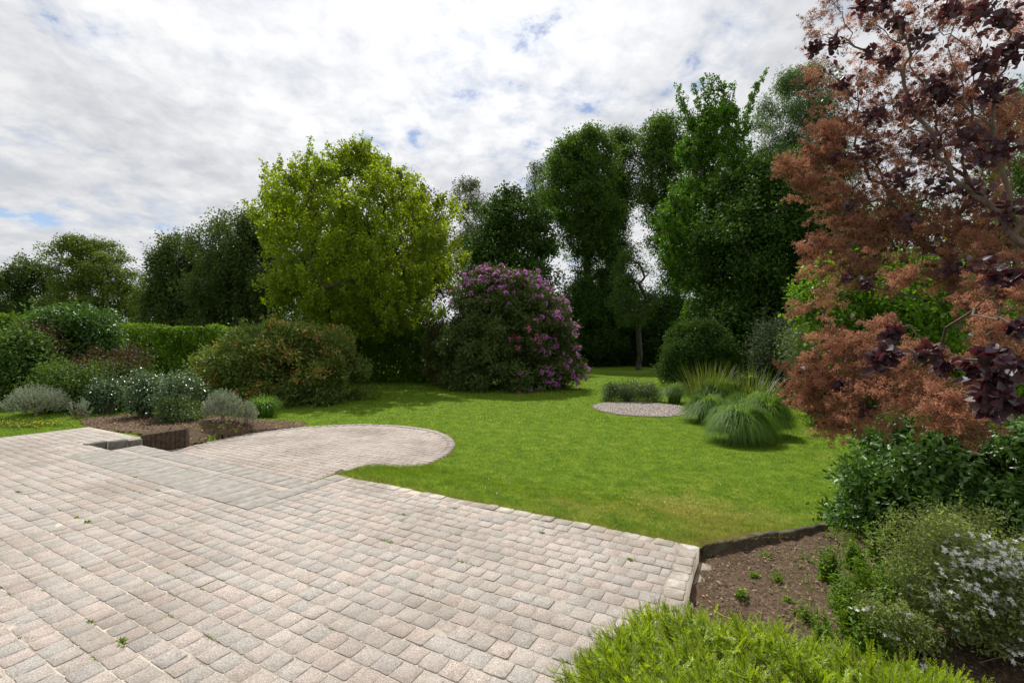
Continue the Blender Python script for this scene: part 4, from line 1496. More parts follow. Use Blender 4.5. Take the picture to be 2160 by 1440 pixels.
V = P[:, None] + octv[None] * sz[:, None, None] * rg.uniform(0.6, 1.4, (n, 5, 1))
tri = np.array([(0, 1, 4), (1, 2, 4), (2, 3, 4), (3, 0, 4)])
acc.add(V.reshape(-1, 3), [(tri[None] + (np.arange(n) * 5)[:, None, None]).reshape(-1, 3)], r=np.repeat(rg.random(n), 4))
tag(acc.build('gravel', M_GRAV), kind='stuff')

# ------------------------------------------------------------------ right-hand shrubs
RS = 'shrubs along the right side of the lawn'
bush('buddleia_shrub', 'grey-green feathery shrub with shade put into its leaf colour, right of the reed grass', 'shrub',
     [(675, 1610, 1680), (700, 1585, 1730), (760, 1590, 1760), (830, 1610, 1780), (850, 1630, 1790)], 16.5, L_GREY_SHADE, 120, (0.3, 0.55), 18, 18, 0.13, 0.22, seed=100, spread=0.14, group=RS)
bush('willow_shrub', 'pale fine-leaved shrub arching towards the lawn under the smoke tree', 'shrub',
     [(640, 1700, 1790), (670, 1665, 1830), (710, 1640, 1850), (760, 1660, 1860), (820, 1700, 1870), (870, 1730, 1880)], 12.5, L_WILLOW, 90, (0.25, 0.45), 16, 20, 0.10, 0.2, seed=101, spread=0.12, group=RS, droop=0.1)
bush('hazel_shrub', 'bright yellow-green leafy shrub glowing behind the bronze smoke tree', 'shrub',
     [(560, 1760, 1880), (590, 1725, 2010), (620, 1700, 2080), (650, 1690, 2120), (720, 1730, 2150), (800, 1780, 2160), (860, 1800, 2160)], 10.5, L_HAZEL, 170, (0.25, 0.5), 14, 18, 0.085, 0.75, seed=102, spread=0.14, group=RS, tmpl='O', strand=(0, 0, 0.25))
bush('privet_shrub', 'dark small-leaved shrub at ground level right of the shaded grass', 'shrub',
     [(830, 1700, 1800), (850, 1690, 1850), (880, 1710, 1870), (905, 1730, 1870)], 11.6, L_VIBUR, 70, (0.2, 0.35), 16, 18, 0.06, 0.45, seed=103, spread=0.09, group=RS)
bush('viburnum_shrub', 'dense glossy dark green shrub in the right foreground above the white flowers', 'shrub',
     [(868, 1960, 2080), (890, 1880, 2180), (930, 1830, 2330), (990, 1800, 2400), (1050, 1790, 2400), (1110, 1790, 2400), (1180, 1830, 2400)], 4.35, L_VIBUR, 190, (0.13, 0.26), 24, 20, 0.058, 0.42, seed=104, spread=0.055, tmpl='H', upn=0.5,
     outw=0.8, group='glossy shrubs', yoff=0)

# ------------------------------------------------------------------ bronze smoke tree
def w3(px, py, Y):
    return np.array([(px - 1080) * Y / F, Y, CAM_H + (HOR - py) * Y / F])


rsm = np.random.default_rng(21)
SM = thing('smoke_tree', 'large bronze-leaved smoke tree with pinkish brown plumes filling the right edge', 'tree', 5.75, 4.4)
puff = [(1745, 150, 5, .22), (1760, 185, 5, .22), (1810, 160, 4.8, .2), (1800, 215, 5, .3), (1865, 190, 4.6, .3), (1900, 130, 4.4, .28), (1960, 170, 4.3, .3), (1830, 45, 4.4, .2), (1775, 20, 4.4, .14), (1740, 70, 4.5, .16), (1900, 40, 4.2, .25), (1985, 60, 4.0, .28),
        (2060, 30, 3.8, .25), (2130, 90, 3.8, .3), (2060, 150, 4.0, .3), (1770, 290, 5, .26), (1830, 280, 4.9, .35), (1900, 260, 4.6, .35), (1980, 250, 4.3, .35), (2060, 240, 4.2, .3), (2130, 260, 4.0, .3), (1735, 320, 5.1, .22), (1690, 355, 5.1, .17), (1670, 352, 5.1, .09), (1735, 355, 5.1, .26),
        (1800, 350, 5, .35), (1870, 350, 4.8, .38), (1950, 340, 4.5, .35), (2030, 330, 4.3, .35), (2110, 340, 4.1, .35), (1720, 408, 5.1, .16), (1705, 400, 5.1, .12), (1780, 420, 5, .3), (1850, 430, 4.8, .35), (1930, 430, 4.5, .38), (2020, 440, 4.3, .38), (2110, 440, 4.0, .38),
        (1830, 480, 4.8, .28), (1890, 500, 4.6, .33), (1970, 520, 4.3, .35), (2060, 500, 4.1, .35), (2130, 520, 3.8, .35), (1750, 525, 4.9, .22), (1800, 545, 4.7, .27), (1740, 570, 4.8, .16), (1850, 570, 4.4, .28), (2030, 585, 3.9, .22), (2100, 600, 3.6, .26), (2150, 620, 3.4, .28),
        (1920, 590, 4.0, .14), (1760, 630, 4.4, .09), (2140, 700, 3.0, .22),
        (1850, 700, 3.4, .2), (1800, 730, 3.5, .22), (1760, 760, 3.6, .22), (1715, 800, 3.7, .17), (1690, 828, 3.7, .11), (1750, 830, 3.6, .2), (1810, 800, 3.5, .24), (1870, 770, 3.3, .22), (1900, 820, 3.1, .2), (1840, 860, 3.3, .18), (1780, 890, 3.5, .15), (1930, 760, 3.0, .2), (1980, 850, 2.8, .16), (2030, 845, 2.6, .14), (1975, 800, 2.8, .14), (2055, 880, 2.6, .12),
        (1700, 645, 4.5, .08)]
cen = np.array([w3(a, b, y) for a, b, y, r in puff]); rad = np.array([p[3] for p in puff])
acc = Acc()
ctr = np.array([5.6, 4.3, 2.4])
ncl = 42
n = len(cen)
lob = np.repeat(np.arange(n), ncl)
d = unit(rdir(len(lob), rsm) + unit(cen[lob] - ctr) * 0.5)
cc = cen[lob] + d * (rad[lob] * rsm.uniform(0.15, 1.0, len(lob)))[:, None]
pyl = np.array([p[1] for p in puff])[lob]
keep = rsm.random(len(lob)) < np.clip((rad[lob] / 0.3) ** 1.6, 0.2, 1) * np.where(pyl < 235, 0.5, 1.0)
cc = cc[keep]; d = d[keep]; qc = rsm.random(len(cc))
ax = unit(unit(cc - ctr) * 0.7 + d * 0.5 + rdir(len(cc), rsm) * 0.35)
m = 230
k = len(cc) * m
t = np.repeat(np.ones(len(cc)), m) * rsm.random(k)
hair = rdir(k, rsm)
wd = 0.055 * np.sin(np.clip(t * 1.1 + 0.12, 0, 1) * pi) + 0.012
# side branchlets of a plume: hairs gather in small tufts
tuftv = rdir(len(cc) * 14, rsm).reshape(len(cc), 14, 3)
pick = rsm.integers(0, 14, k)
tv = tuftv[np.repeat(np.arange(len(cc)), m), pick]
t = (pick + 0.5) / 14
P = np.repeat(cc, m, 0) + np.repeat(ax, m, 0) * (t * 0.16)[:, None] + tv * (0.055 * (1 - 0.55 * t) * np.sqrt(rsm.random(k)))[:, None] + rsm.normal(0, 0.007, (k, 3))
leaves(acc, P, hair + tv * 0.4, rdir(k, rsm), 0.0145 * rsm.uniform(0.6, 1.5, k), 0.0062, 'D', np.repeat(qc, m))
acc.put('plume', L_PUFF, SM)
# dark purple leaves in rosettes along the branch ends
lf = [(1720, 100, 4.4, .12, 16), (1765, 92, 4.3, .12, 14), (1835, 110, 4.2, .12, 10), (1825, 12, 4.0, .13, 16), (1870, 5, 3.8, .14, 16), (1900, 45, 3.9, .14, 16), (1780, 175, 4.6, .10, 12), (1880, 125, 4.0, .16, 14), (1950, 80, 3.8, .15, 14),
      (2010, 20, 3.6, .14, 16), (2080, 20, 3.3, .15, 18), (2130, 40, 3.2, .15, 20), (2140, 110, 3.2, .18, 26), (2080, 140, 3.2, .16, 22), (2100, 190, 3.3, .18, 26), (1980, 180, 3.6, .17, 20), (2000, 205, 3.6, .15, 18), (2050, 290, 3.5, .2, 22), (2120, 310, 3.4, .2, 22),
      (1930, 220, 4.0, .2, 18), (1850, 240, 4.4, .2, 18), (1960, 310, 4.0, .2, 20), (1900, 380, 4.2, .2, 18), (1830, 320, 4.6, .22, 16), (2080, 330, 3.6, .2, 20), (1990, 390, 4.0, .2, 16), (2060, 400, 3.8, .2, 16), (1800, 430, 4.7, .16, 10),
      (1770, 330, 4.8, .14, 10), (1920, 470, 4.2, .2, 14), (2130, 450, 3.5, .2, 16), (1830, 600, 4.2, .13, 10), (1790, 585, 4.4, .12, 10), (2000, 560, 3.8, .2, 12), (2080, 560, 3.4, .18, 14), (2130, 580, 2.3, .09, 10), (2100, 590, 2.3, .07, 8),
      (1885, 705, 2.3, .07, 12), (1870, 750, 2.2, .08, 16), (1855, 770, 2.2, .07, 10), (1960, 745, 2.3, .09, 14), (1990, 770, 2.3, .08, 12), (1775, 810, 3.4, .1, 12), (1830, 865, 3.2, .08, 8), (2100, 750, 2.0, .10, 16), (2060, 780, 2.1, .09, 12), (2110, 800, 2.0, .10, 18), (2080, 830, 2.0, .10, 18), (2140, 770, 1.9, .09, 14), (2130, 850, 2.0, .08, 12), (2090, 870, 2.1, .06, 8), (2150, 690, 2.2, .08, 10)]
acc = Acc()
for (px, py, Y, r, nn) in lf:
    c = w3(px, py, Y)
    na = int(nn * 3.2)
    ax = unit(c - ctr)
    dd = unit(rdir(na, rsm) + ax * 0.5)
    P = c + rdir(na, rsm) * (r * 0.55 * rsm.random(na) ** 0.5)[:, None]
    Lf = 0.062 * rsm.uniform(0.65, 1.2, na)
    leaves(acc, P, dd, rdir(na, rsm) * 0.8 + [0, 0, 0.5], Lf, Lf * 0.62, 'H', rsm.random(na))
# thinner leaf scatter through the whole crown
big = np.array([w3(a, b, y) for a, b, y, r in puff if r > .2])
for c in big:
    na = 34
    dd = rdir(na, rsm)
    P = c + rdir(na, rsm) * (0.3 * rsm.random(na) ** 0.4)[:, None]
    Lf = 0.055 * rsm.uniform(0.6, 1.2, na)
    leaves(acc, P, dd, rdir(na, rsm) * 0.8 + [0, 0, 0.5], Lf, Lf * 0.62, 'H', rsm.random(na))
acc.put('foliage', L_SMOKE, SM)
br = Acc()
tg = np.concatenate([cen, np.array([w3(a, b, y) for a, b, y, r, nn in lf])])
skeleton(br, (5.75, 4.4, zlawn(5.75, 4.4) - 0.1), tg, 1.0, 0.07, rsm, rise=0.22, mids=5, rmin=0.0035, pen=0.75, expo=0.62)
br.put('trunk', M_CBARK, SM, smooth=True)


# ------------------------------------------------------------------ yew in the foreground
ry = np.random.default_rng(31)
yx, yy = 1.15, 1.25
YW = thing('yew_shrub', 'low spreading golden-green yew with fine needles in the bottom right foreground', 'shrub', yx, yy, -0.135)
YO = np.array([(0.08, 1.55), (0.16, 2.05), (0.42, 2.46), (0.74, 2.66), (1.02, 2.54), (1.35, 2.36), (1.66, 2.18), (2.0, 1.98), (2.2, 1.6), (2.15, 1.0), (1.8, 0.45), (1.1, 0.25), (0.45, 0.5), (0.15, 1.0)])
yang = np.arctan2(YO[:, 1] - yy, YO[:, 0] - yx)
yrad = np.linalg.norm(YO - [yx, yy], axis=1)
o_ = np.argsort(yang)
yang, yrad = yang[o_], yrad[o_]
yang = np.r_[yang[-1] - 2 * pi, yang, yang[0] + 2 * pi]; yrad = np.r_[yrad[-1], yrad, yrad[0]]


def ysurf(th, s):
    """point of the clipped dome and its outward direction"""
    Rm = np.interp(th, yang, yrad)
    x = yx + np.cos(th) * Rm * s; y = yy + np.sin(th) * Rm * s
    lump = 0.035 * np.sin(x * 9 + 1) * np.cos(y * 8) + 0.02 * np.sin(x * 19 + y * 13)
    z = -0.10 + 0.57 * np.sqrt(np.clip(1 - s ** 3.2, 0, 1)) + lump
    nrm = unit(np.stack([np.cos(th) * s ** 3, np.sin(th) * s ** 3, 0.9 + 0 * s], 1))
    return np.stack([x, y, z], 1), nrm


n = 5200
th = ry.uniform(-pi, pi, n); s = np.sqrt(ry.random(n)) * 0.985
P, Nn = ysurf(th, s)
P -= Nn * (ry.exponential(0.03, n) + 0.02)[:, None]
sd_ = unit(Nn * 0.5 + rdir(n, ry) * 0.8 + np.stack([np.cos(th), np.sin(th), 0 * th], 1) * 0.45)
SL = ry.uniform(0.07, 0.15, n)
acc = Acc(); tw = Acc()


def shoots(P, D, Ls, q, nn=26, NL=0.021):
    n = len(P)
    up = unit(np.cross(D, np.cross(unit(Nv + 0.3 * rdir(n, ry)), D)))
    sd2 = np.cross(D, up)
    t = (np.arange(nn) + 0.5) / nn
    side = np.where(np.arange(nn) % 2 == 0, 1, -1)
    curve = D[:, None] * (Ls[:, None] * t)[..., None] + up[:, None] * (Ls[:, None] * 0.15 * t ** 2)[..., None]
    base = P[:, None] + curve
    sp = (0.95 - 0.45 * t)[None, :, None]
    nd_ = sd2[:, None] * side[None, :, None] * sp + D[:, None] * (0.55 + 0.5 * t)[None, :, None] + up[:, None] * 0.28
    nd_ = nd_.reshape(-1, 3) + ry.normal(0, 0.12, (n * nn, 3))
    Ln = NL * (1 - 0.45 * t ** 3)[None] * ry.uniform(0.8, 1.15, (n, nn))
    leaves(acc, base.reshape(-1, 3), nd_, np.repeat(up, nn, 0) + rdir(n * nn, ry) * 0.15, Ln.ravel(), 0.0040, 'D', np.repeat(q, nn))
    frusta(tw, P, P + D * Ls[:, None], np.full(n, 0.0016), np.full(n, 0.0007), 3)


Nv = Nn
qy = ry.random(n)
shoots(P, sd_, SL, qy)
for j in range(3):
    f = ry.uniform(0.1, 0.7, n)
    D2 = unit(sd_ * 0.7 + rdir(n, ry) * 0.75)
    shoots(P + sd_ * (SL * f)[:, None], D2, SL * ry.uniform(0.4, 0.7, n), np.clip(qy + ry.normal(0, .1, n), 0, 1), 18, 0.019)
acc.put('foliage', L_YEW, YW)
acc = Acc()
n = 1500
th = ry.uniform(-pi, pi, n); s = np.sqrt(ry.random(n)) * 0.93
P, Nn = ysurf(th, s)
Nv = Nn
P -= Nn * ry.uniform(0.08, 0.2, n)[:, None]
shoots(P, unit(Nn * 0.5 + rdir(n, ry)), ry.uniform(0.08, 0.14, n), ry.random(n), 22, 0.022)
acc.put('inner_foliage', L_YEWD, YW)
sk = ysurf(ry.uniform(-pi, pi, 120), np.sqrt(ry.random(120)) * 0.9)[0] - [0, 0, 0.07]
frusta(tw, np.repeat(np.array([[yx, yy, -0.15]]), 120, 0) + ry.normal(0, .05, (120, 3)) * [1, 1, 0], sk, np.full(120, 0.010), np.full(120, 0.003), 5)
tw.put('branch', M_BARK, YW)


# ------------------------------------------------------------------ white-flowering shrub
rd = np.random.default_rng(41)
dz, cen, rad, cc = bush('deutzia_shrub', 'low small-leaved shrub with white starry flowers in the lower right corner', 'shrub',
                        [(1135, 2010, 2090), (1165, 1960, 2200), (1200, 1930, 2330), (1290, 1930, 2400), (1380, 1960, 2400), (1440, 2000, 2400), (1480, 2020, 2400)], 2.75, L_WHITE, 150, (0.07, 0.15), 22, 14, 0.024, 0.42, seed=110,
                        spread=0.035, tmpl='O', stems=40, bark=M_TWIG, depth=0.6, sth=0.22)


def stars(root, name, P, up, m, seed, Lp=0.016, npet=5):
    rng = np.random.default_rng(seed)
    n = len(P)
    up = unit(up + rdir(n, rng) * 0.5)
    a = unit(np.cross(up, rdir(n, rng)))
    b = np.cross(up, a)
    acc = Acc()
    for k in range(npet):
        an = 2 * pi * k / npet
        D = a * cos(an) + b * sin(an) + up * 0.25
        leaves(acc, P, D, up, Lp * rng.uniform(0.85, 1.15, n), Lp * 0.52, 'O', rng.random(n))
    if root is None:
        return acc
    return acc.put(name, m, root)


scx = 1080 + cc[:, 0] / cc[:, 1] * F; scy = HOR - (cc[:, 2] - CAM_H) / cc[:, 1] * F
pw = np.exp(-(((scx - 2110) / 90) ** 2 + ((scy - 1225) / 60) ** 2)) + 0.9 * np.exp(-(((scx - 2010) / 40) ** 2 + ((scy - 1185) / 22) ** 2)) + 0.8 * np.exp(-(((scx - 2150) / 40) ** 2 + ((scy - 1360) / 45) ** 2)) + 0.4 * np.exp(-(((scx - 1960) / 25) ** 2 + ((scy - 1260) / 20) ** 2)) + 0.02
pw = pw * (cc[:, 1] < 2.95)
sel = rd.choice(len(cc), 330, p=pw / pw.sum())
Pf = np.repeat(cc[sel], 5, 0) + rd.normal(0, 0.022, (len(sel) * 5, 3)) + [0, -0.03, 0.035]
stars(dz, 'blossom', Pf, np.tile([0, -0.35, 0.8], (len(Pf), 1)), P_WHITE, 3, 0.0165)
dz2, cen, rad, cc = bush('deutzia_shrub', 'small arching shrub left of the big white one with a few white stars low down', 'shrub',
                         [(1262, 1850, 1890), (1290, 1820, 1950), (1330, 1825, 1990), (1370, 1840, 2020), (1400, 1860, 2020)], 2.72, L_WHITE, 26, (0.03, 0.07), 16, 12, 0.022, 0.4, seed=111, spread=0.03, tmpl='O', stems=24, bark=M_TWIG, sth=0.15)
sel = rd.choice(len(cc), 22)
stars(dz2, 'blossom', np.repeat(cc[sel], 4, 0) + rd.normal(0, 0.018, (88, 3)), np.tile([0, -0.5, 0.6], (88, 1)), P_WHITE, 4, 0.015)
bush('deutzia_shrub', 'faded olive-brown twiggy shrub between the glossy shrub and the white flowers', 'shrub',
     [(1085, 1930, 2030), (1110, 1890, 2160), (1150, 1870, 2250), (1200, 1870, 2300), (1260, 1890, 2300)], 3.2, L_WHITE, 90, (0.06, 0.13), 20, 12, 0.022, 0.42, seed=112, spread=0.035, tmpl='O', stems=40, bark=M_TWIG, sth=0.2)


# ------------------------------------------------------------------ weeds in the bed
def weed(px, py, h, wd, seed, leafy=True, D=None, L=0.035, nst=7, label=None, group=None, m=None):
    rng = np.random.default_rng(seed)
    X, Y = gp(px, py, -0.13)
    z = -0.14
    acc = Acc()
    bx = np.c_[X + rng.normal(0, wd * 0.35, nst), Y + rng.normal(0, wd * 0.35, nst), np.full(nst, z)]
    tp = bx + np.c_[rng.normal(0, wd * 0.4, (nst, 2)), h * rng.uniform(0.5, 1.1, nst)]
    frusta(acc, bx, tp, np.full(nst, 0.0022), np.full(nst, 0.0012), 4)
    kk = max(5, int(h / 0.018))
    tt = rng.random((nst, kk * 2))
    P = (bx[:, None] + (tp - bx)[:, None] * tt[..., None]).reshape(-1, 3)
    n = len(P)
    D_ = rdir(n, rng) * [1, 1, 0.4] + [0, 0, 0.35]
    Lf = L * rng.uniform(0.5, 1.2, n) * (1.15 - 0.6 * tt.ravel())
    leaves(acc, P, D_, rdir(n, rng) * 0.5 + [0, 0, 1], Lf, Lf * (0.34 if leafy else 0.12), 'O', rng.random(n))
    V, p, at = acc.out()
    o = build('weed', V - [X, Y, z], p, m or L_WEED, attrs=at)
    o.location = (X, Y, z)
    return tag(o, label, 'weed', group)


WG = 'weeds growing in the bare bed'
wl = [(1640, 1225, .10, .06, 'weed with spreading leaves on the soil left of the tallest one'), (1690, 1300, .12, .06, 'weed midway between the yew and the tallest weed'), (1800, 1200, .24, .10, 'dense weed right of the tallest one under the glossy shrub'), (1765, 1385, .20, .08, 'weed poking over the yew near its middle'), (1745, 1225, .26, .07, 'tallest narrow-leaved weed near the middle of the bed'), (1725, 1345, .20, .06, 'upright weed just behind the yew at its right part'),
      (1790, 1340, .30, .10, 'bushy tall weed against the small white-flowered shrub'), (1560, 1262, .09, .05, 'low leafy weed in the centre of the bare soil'),
      (1615, 1180, .09, .04, 'small upright weed on the soil behind the centre'), (1740, 1175, .08, .06, 'flat leafy weed close to the narrow kerb stone'),
      (1700, 1190, .08, .05, 'second flat leafy weed left of the one by the narrow kerb'), (1590, 1215, .05, .03, 'tiny seedling on the left of the bare soil'),
      (1820, 1260, .32, .10, 'tall feathery weed in front of the glossy shrub'), (1850, 1180, .30, .10, 'weed stems leaning on the foot of the glossy shrub'),
      (1880, 1300, .34, .10, 'tall grassy weed left of the big white-flowered shrub'), (1790, 1150, .14, .08, 'weed at the right end of the narrow kerb stone'),
      (1775, 1290, .28, .08, 'weed between the tallest one and the small white-flowered shrub'), (1660, 1270, .07, .04, 'small weed on the soil near the yew tips'),
      (1920, 1370, .30, .12, 'grassy weed in shadow under the white flowers'), (1845, 1390, .26, .10, 'weed rising behind the right end of the yew')]
for i, (a, b, c, d, l) in enumerate(wl):
    weed(a, b, c, d, 200 + i, label=l, group=WG, nst=34 if c > .2 else 14, L=0.055 if c > .2 else 0.045, leafy=(i % 3 != 0) or c < .1)
# dark weed at the corner of the paving
weed(1490, 1178, 0.06, 0.03, 230, label='broad-leaved dark green weed in the gap at the terrace corner', nst=6, L=0.06)
rosettes = 0
# taller fringe between lawn and glossy shrub, with yellow flowers
rf = np.random.default_rng(44)
acc = Acc()
n = 3000
px = rf.uniform(1735, 1850, n); py = rf.uniform(985, 1125, n)
px += (1125 - py) * 0.25
px[:1300] = rf.normal(1830, 85, 1300).clip(1640, 2000); py[:1300] = rf.uniform(1150, 1400, 1300)
Yf = F * (CAM_H + 0.05) / (py - HOR); Xf = (px - 1080) * Yf / F
P = np.c_[Xf, Yf, zlawn(Xf, Yf)]
ok = ~in_bed(Xf, Yf) | (rf.random(n) < .7)
P[in_bed(Xf, Yf), 2] = -0.14
P = P[ok]; n = len(P)
blades(acc, P, rf.random(n) * 2 * pi, rf.uniform(0.08, 0.24, n), rf.uniform(1.0, 1.5, n), rf.uniform(0.1, 0.5, n), 0.006, 3, rng=rf)
P2 = P[rf.permutation(n)[:1500]] + np.c_[rf.normal(0, .02, (1500, 2)), rf.uniform(0.02, 0.18, 1500)]
leaves(acc, P2, rdir(1500, rf), rdir(1500, rf) * 0.5 + [0, 0, 1], 0.03, 0.012, 'O', rf.random(1500))
tag(acc.build('tall_grass', L_WEED), kind='stuff')

# ------------------------------------------------------------------ soil clods and dry litter
rc = np.random.default_rng(51)


def scatter_bed(n, x0, x1, y0, y1, f):
    x = rc.uniform(x0, x1, n); y = rc.uniform(y0, y1, n)
    k = f(x, y)
    return x[k], y[k]


def inb(x, y):
    return in_bed(x, y) & (((x - KERB_P0[0]) * KN[0] + (y - KERB_P0[1]) * KN[1]) > 0.06) & (toab(x, y)[0] < 0.40)


x, y = scatter_bed(26000, 0.9, 5.5, 1.5, 6.0, inb)
n = len(x)
acc = Acc()
sz = np.minimum(rc.exponential(0.0045, n) + 0.004, 0.016)
base = np.c_[x, y, zsoil(x, y)]
octv = np.array([(1, 0, -.2), (0, 1, -.2), (-1, 0, -.2), (0, -1, -.2), (0, 0, 0.9)])
V = base[:, None] + octv[None] * sz[:, None, None] * rc.uniform(0.5, 1.5, (n, 5, 1))
acc.add(V.reshape(-1, 3), [(tri[None] + (np.arange(n) * 5)[:, None, None]).reshape(-1, 3)], r=np.repeat(rc.random(n), 4))
tag(acc.build('soil_clods', M_CLOD), kind='stuff')
acc = Acc()
x, y = scatter_bed(15000, 0.9, 5.0, 1.8, 6.0, inb)
k = (np.sin(x * 3.1) * np.sin(y * 3.7 + 1) + rc.normal(0, .6, len(x))) > -0.1
x, y = x[k], y[k]; n = len(x)
D_ = rdir(n, rc) * [1, 1, 0.22]
leaves(acc, np.c_[x, y, zsoil(x, y) + rc.uniform(0.004, 0.02, n)], D_, rdir(n, rc) * .4 + [0, 0, 1], rc.uniform(0.015, 0.06, n), rc.uniform(0.0015, 0.004, n), 'D', .5)
n = 1100
x, y = scatter_bed(2200, 0.9, 5.0, 1.8, 6.0, inb); n = len(x)
leaves(acc, np.c_[x, y, zsoil(x, y) + 0.012], rdir(n, rc) * [1, 1, 0.3], rdir(n, rc) * .5 + [0, 0, 1], rc.uniform(0.012, 0.035, n), rc.uniform(0.008, 0.018, n), 'O', .5)
# litter in the rose bed
x = rc.uniform(-14, -5.3, 9000); y = rc.uniform(7.5, 15.5, 9000)
k = rose_bed(x, y); x, y = x[k], y[k]; n = len(x)
leaves(acc, np.c_[x, y, zlawn(x, y) + 0.03], rdir(n, rc) * [1, 1, 0.4], rdir(n, rc) * .5 + [0, 0, 1], rc.uniform(0.02, 0.07, n), rc.uniform(0.01, 0.035, n), 'O', .5)
tag(acc.build('dry_litter', M_LITTER), kind='stuff')

# ------------------------------------------------------------------ grass
rgz = np.random.default_rng(61)
acc = Acc()


def open_lawn(x, y, m=0.0):
    a, b = toab(x, y)
    ok = ~((a > 0.455 - m) & (a < 12.62) & (b < 4.25 + m) & (a > 0.40))
    ok &= ~in_bed(x, y)
    ok &= (a - CIR_A) ** 2 + (b - CIR_B) ** 2 > (CIR_R - 0.01) ** 2
    ok &= ~((a > 5.05) & (a < 10.4) & (b > 3.8) & (b < 6.2) & ((a > 5.9) | (b < 0)))
    ok &= ((x - c_[0]) / 1.56) ** 2 + ((y - c_[1]) / 1.76) ** 2 > 1
    ok &= ~rose_bed(x, y)
    return ok


for (y0, y1, dens, hL, wL) in ((3.6, 5.6, 8500, 0.030, 0.0032), (5.6, 8.0, 4200, 0.032, 0.0045), (8.0, 12.0, 1700, 0.036, 0.007), (12.0, 19.0, 560, 0.045, 0.012), (19.0, 34.0, 130, 0.06, 0.024)):
    xl = lambda y: -1.25 * y - 0.3
    n = int(dens * (y1 - y0) * 1.25 * (y0 + y1))
    y = rgz.uniform(y0, y1, n); x = rgz.uniform(-1, 1, n) * (1.22 * y)
    k = open_lawn(x, y) & (x < 8.5 + 0.1 * y) & (x > -14)
    x, y = x[k], y[k]; n = len(x)
    a, b = toab(x, y)
    edge_ = np.exp(-np.maximum(b - 4.25, 0) / 0.12) * (a < 5.2) + np.exp(-np.abs((x - KERB_P0[0]) * KN[0] + (y - KERB_P0[1]) * KN[1]) / 0.15) * (a < 0.6)
    dc = np.sqrt((a - CIR_A) ** 2 + (b - CIR_B) ** 2) - CIR_R
    edge_ += np.exp(-np.maximum(dc, 0) / 0.10) * 0.7
    tong = ((a > 4.2) & (a < 6.2) & (b < 6.2)) * 1.0
    L = hL * rgz.uniform(0.6, 1.4, n) * (1 + 1.0 * np.clip(edge_, 0, 1) + 0.8 * tong)
    D_ = rdir(n, rgz) * [1, 1, 0.3] * 0.75 + [0, 0, 0.62]
    leaves(acc, np.c_[x, y, zlawn(x, y) - 0.003], D_, rdir(n, rgz), L, wL, 'D', 0.5, rr=np.where(rgz.random(n) < 0.62 * np.clip(edge_, 0, 1), 0.005, rgz.random(n)))
V, p, at = acc.out()
at.pop('q')
tag(build('grass', V, p, M_BLADE, attrs=at), kind='stuff')

# tufts, moss and seedlings in the paving joints
acc = Acc()
n = 1100
rowi = rgz.integers(0, 30, n)
bb = 4.12 - PW * rowi
aa = rgz.uniform(0.7, 12.0, n)
w8 = np.sin(aa * 1.7 + bb) + rgz.normal(0, .8, n)
k = (w8 > 0.1) & ~((aa > 4.8) & (bb > 2.9))
aa, bb = aa[k], bb[k]
cxy = ab(aa, bb)
mm = 26
P = np.repeat(np.c_[cxy, np.full(len(cxy), -0.006)], mm, 0)
spr = np.repeat(rgz.exponential(0.014, len(cxy)) + 0.008, mm)
P[:, :2] += A_[None] * (rgz.normal(0, 1, len(P)) * spr)[:, None] + rgz.normal(0, 0.003, (len(P), 2))
szz = np.repeat(rgz.uniform(0.006, 0.016, len(cxy)) * (1 + 1.5 * (rgz.random(len(cxy)) < .08)), mm)
leaves(acc, P, rdir(len(P), rgz) * [1, 1, .4] + [0, 0, .45], rdir(len(P), rgz), szz, szz * 0.35, 'D', rgz.random(len(P)))
# grassy fringe on the edging blocks and where the stepped blocks meet
tag(acc.build('joint_weeds', L_WEED), kind='stuff')

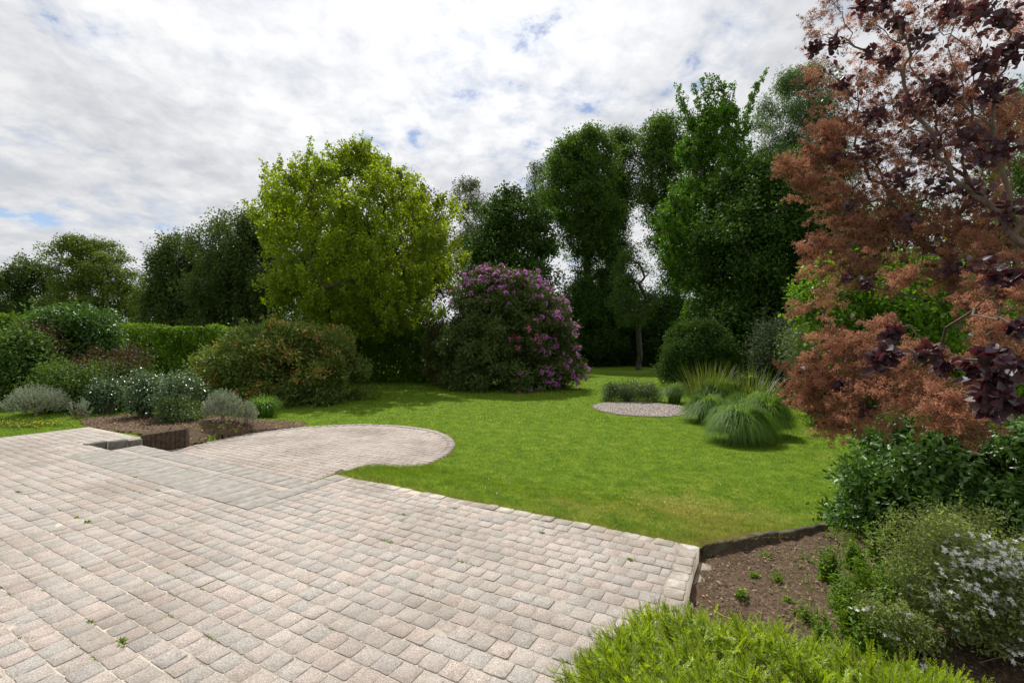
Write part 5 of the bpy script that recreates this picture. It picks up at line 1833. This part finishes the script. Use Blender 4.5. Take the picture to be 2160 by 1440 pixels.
# small flowers in the turf
for nm, m_, cnt, seed, Lp in (('buttercups', P_YELL, 60, 1, 0.011), ('daisies', P_WHITE, 60, 2, 0.009)):
    r_ = np.random.default_rng(seed)
    if nm == 'buttercups':
        px = np.r_[r_.uniform(1250, 1560, 30), r_.uniform(1700, 1830, 40)]; py = np.r_[r_.uniform(1000, 1120, 30), r_.uniform(960, 1110, 40)]
    else:
        px = r_.uniform(600, 1700, cnt); py = r_.uniform(850, 1080, cnt)
    Y = F * (CAM_H + 0.2) / (py - HOR); X = (px - 1080) * Y / F
    k = open_lawn(X, Y)
    X, Y = X[k], Y[k]
    P = np.c_[X, Y, zlawn(X, Y) + (0.045 if nm == 'buttercups' else 0.03)]
    a_ = stars(None, nm, P, np.tile([0, -.2, 1.], (len(P), 1)), None, seed, Lp)
    frusta(a_, np.c_[X, Y, zlawn(X, Y)], P, np.full(len(P), .0012), np.full(len(P), .001), 4)
    tag(a_.build(nm, m_), kind='stuff')
# yellow ground cover on the left
for (px, py, wx, wy, nn, nm) in ((35, 905, 1.1, 0.5, 260, 'yellow_groundcover'), (487, 862, 1.0, 0.9, 420, 'yellow_flower_patch')):
    r_ = np.random.default_rng(px)
    X, Y = gp(px, py, -0.1)
    x = X + r_.normal(0, wx * .4, nn); y = Y + r_.normal(0, wy * .4, nn)
    h = 0.06 if px < 100 else 0.32
    z = zlawn(x, y) + h * r_.uniform(.6, 1.1, nn)
    acc = Acc()
    kk = 9
    P = np.repeat(np.c_[x, y, zlawn(x, y)], kk, 0)
    P[:, 2] += np.repeat(z - zlawn(x, y), kk) * r_.random(nn * kk)
    leaves(acc, P + r_.normal(0, .03, P.shape), rdir(len(P), r_), rdir(len(P), r_), 0.05, 0.018, 'D', r_.random(len(P)))
    V, p, at = acc.out()
    a2 = stars(None, nm, np.c_[x, y, z + .01], np.tile([0, -.3, 1.], (nn, 1)), None, 5, 0.02)
    V2, p2, at2 = a2.out()
    o = build(nm, np.concatenate([V, V2]), list(p) + [q_ + len(V) for q_ in p2], [L_SHRUB, P_YELL], attrs={k_: np.concatenate([at[k_], at2[k_]]) for k_ in at},
              matidx=[0] * sum(len(q_) for q_ in p) + [1] * sum(len(q_) for q_ in p2))
    tag(o, kind='stuff')
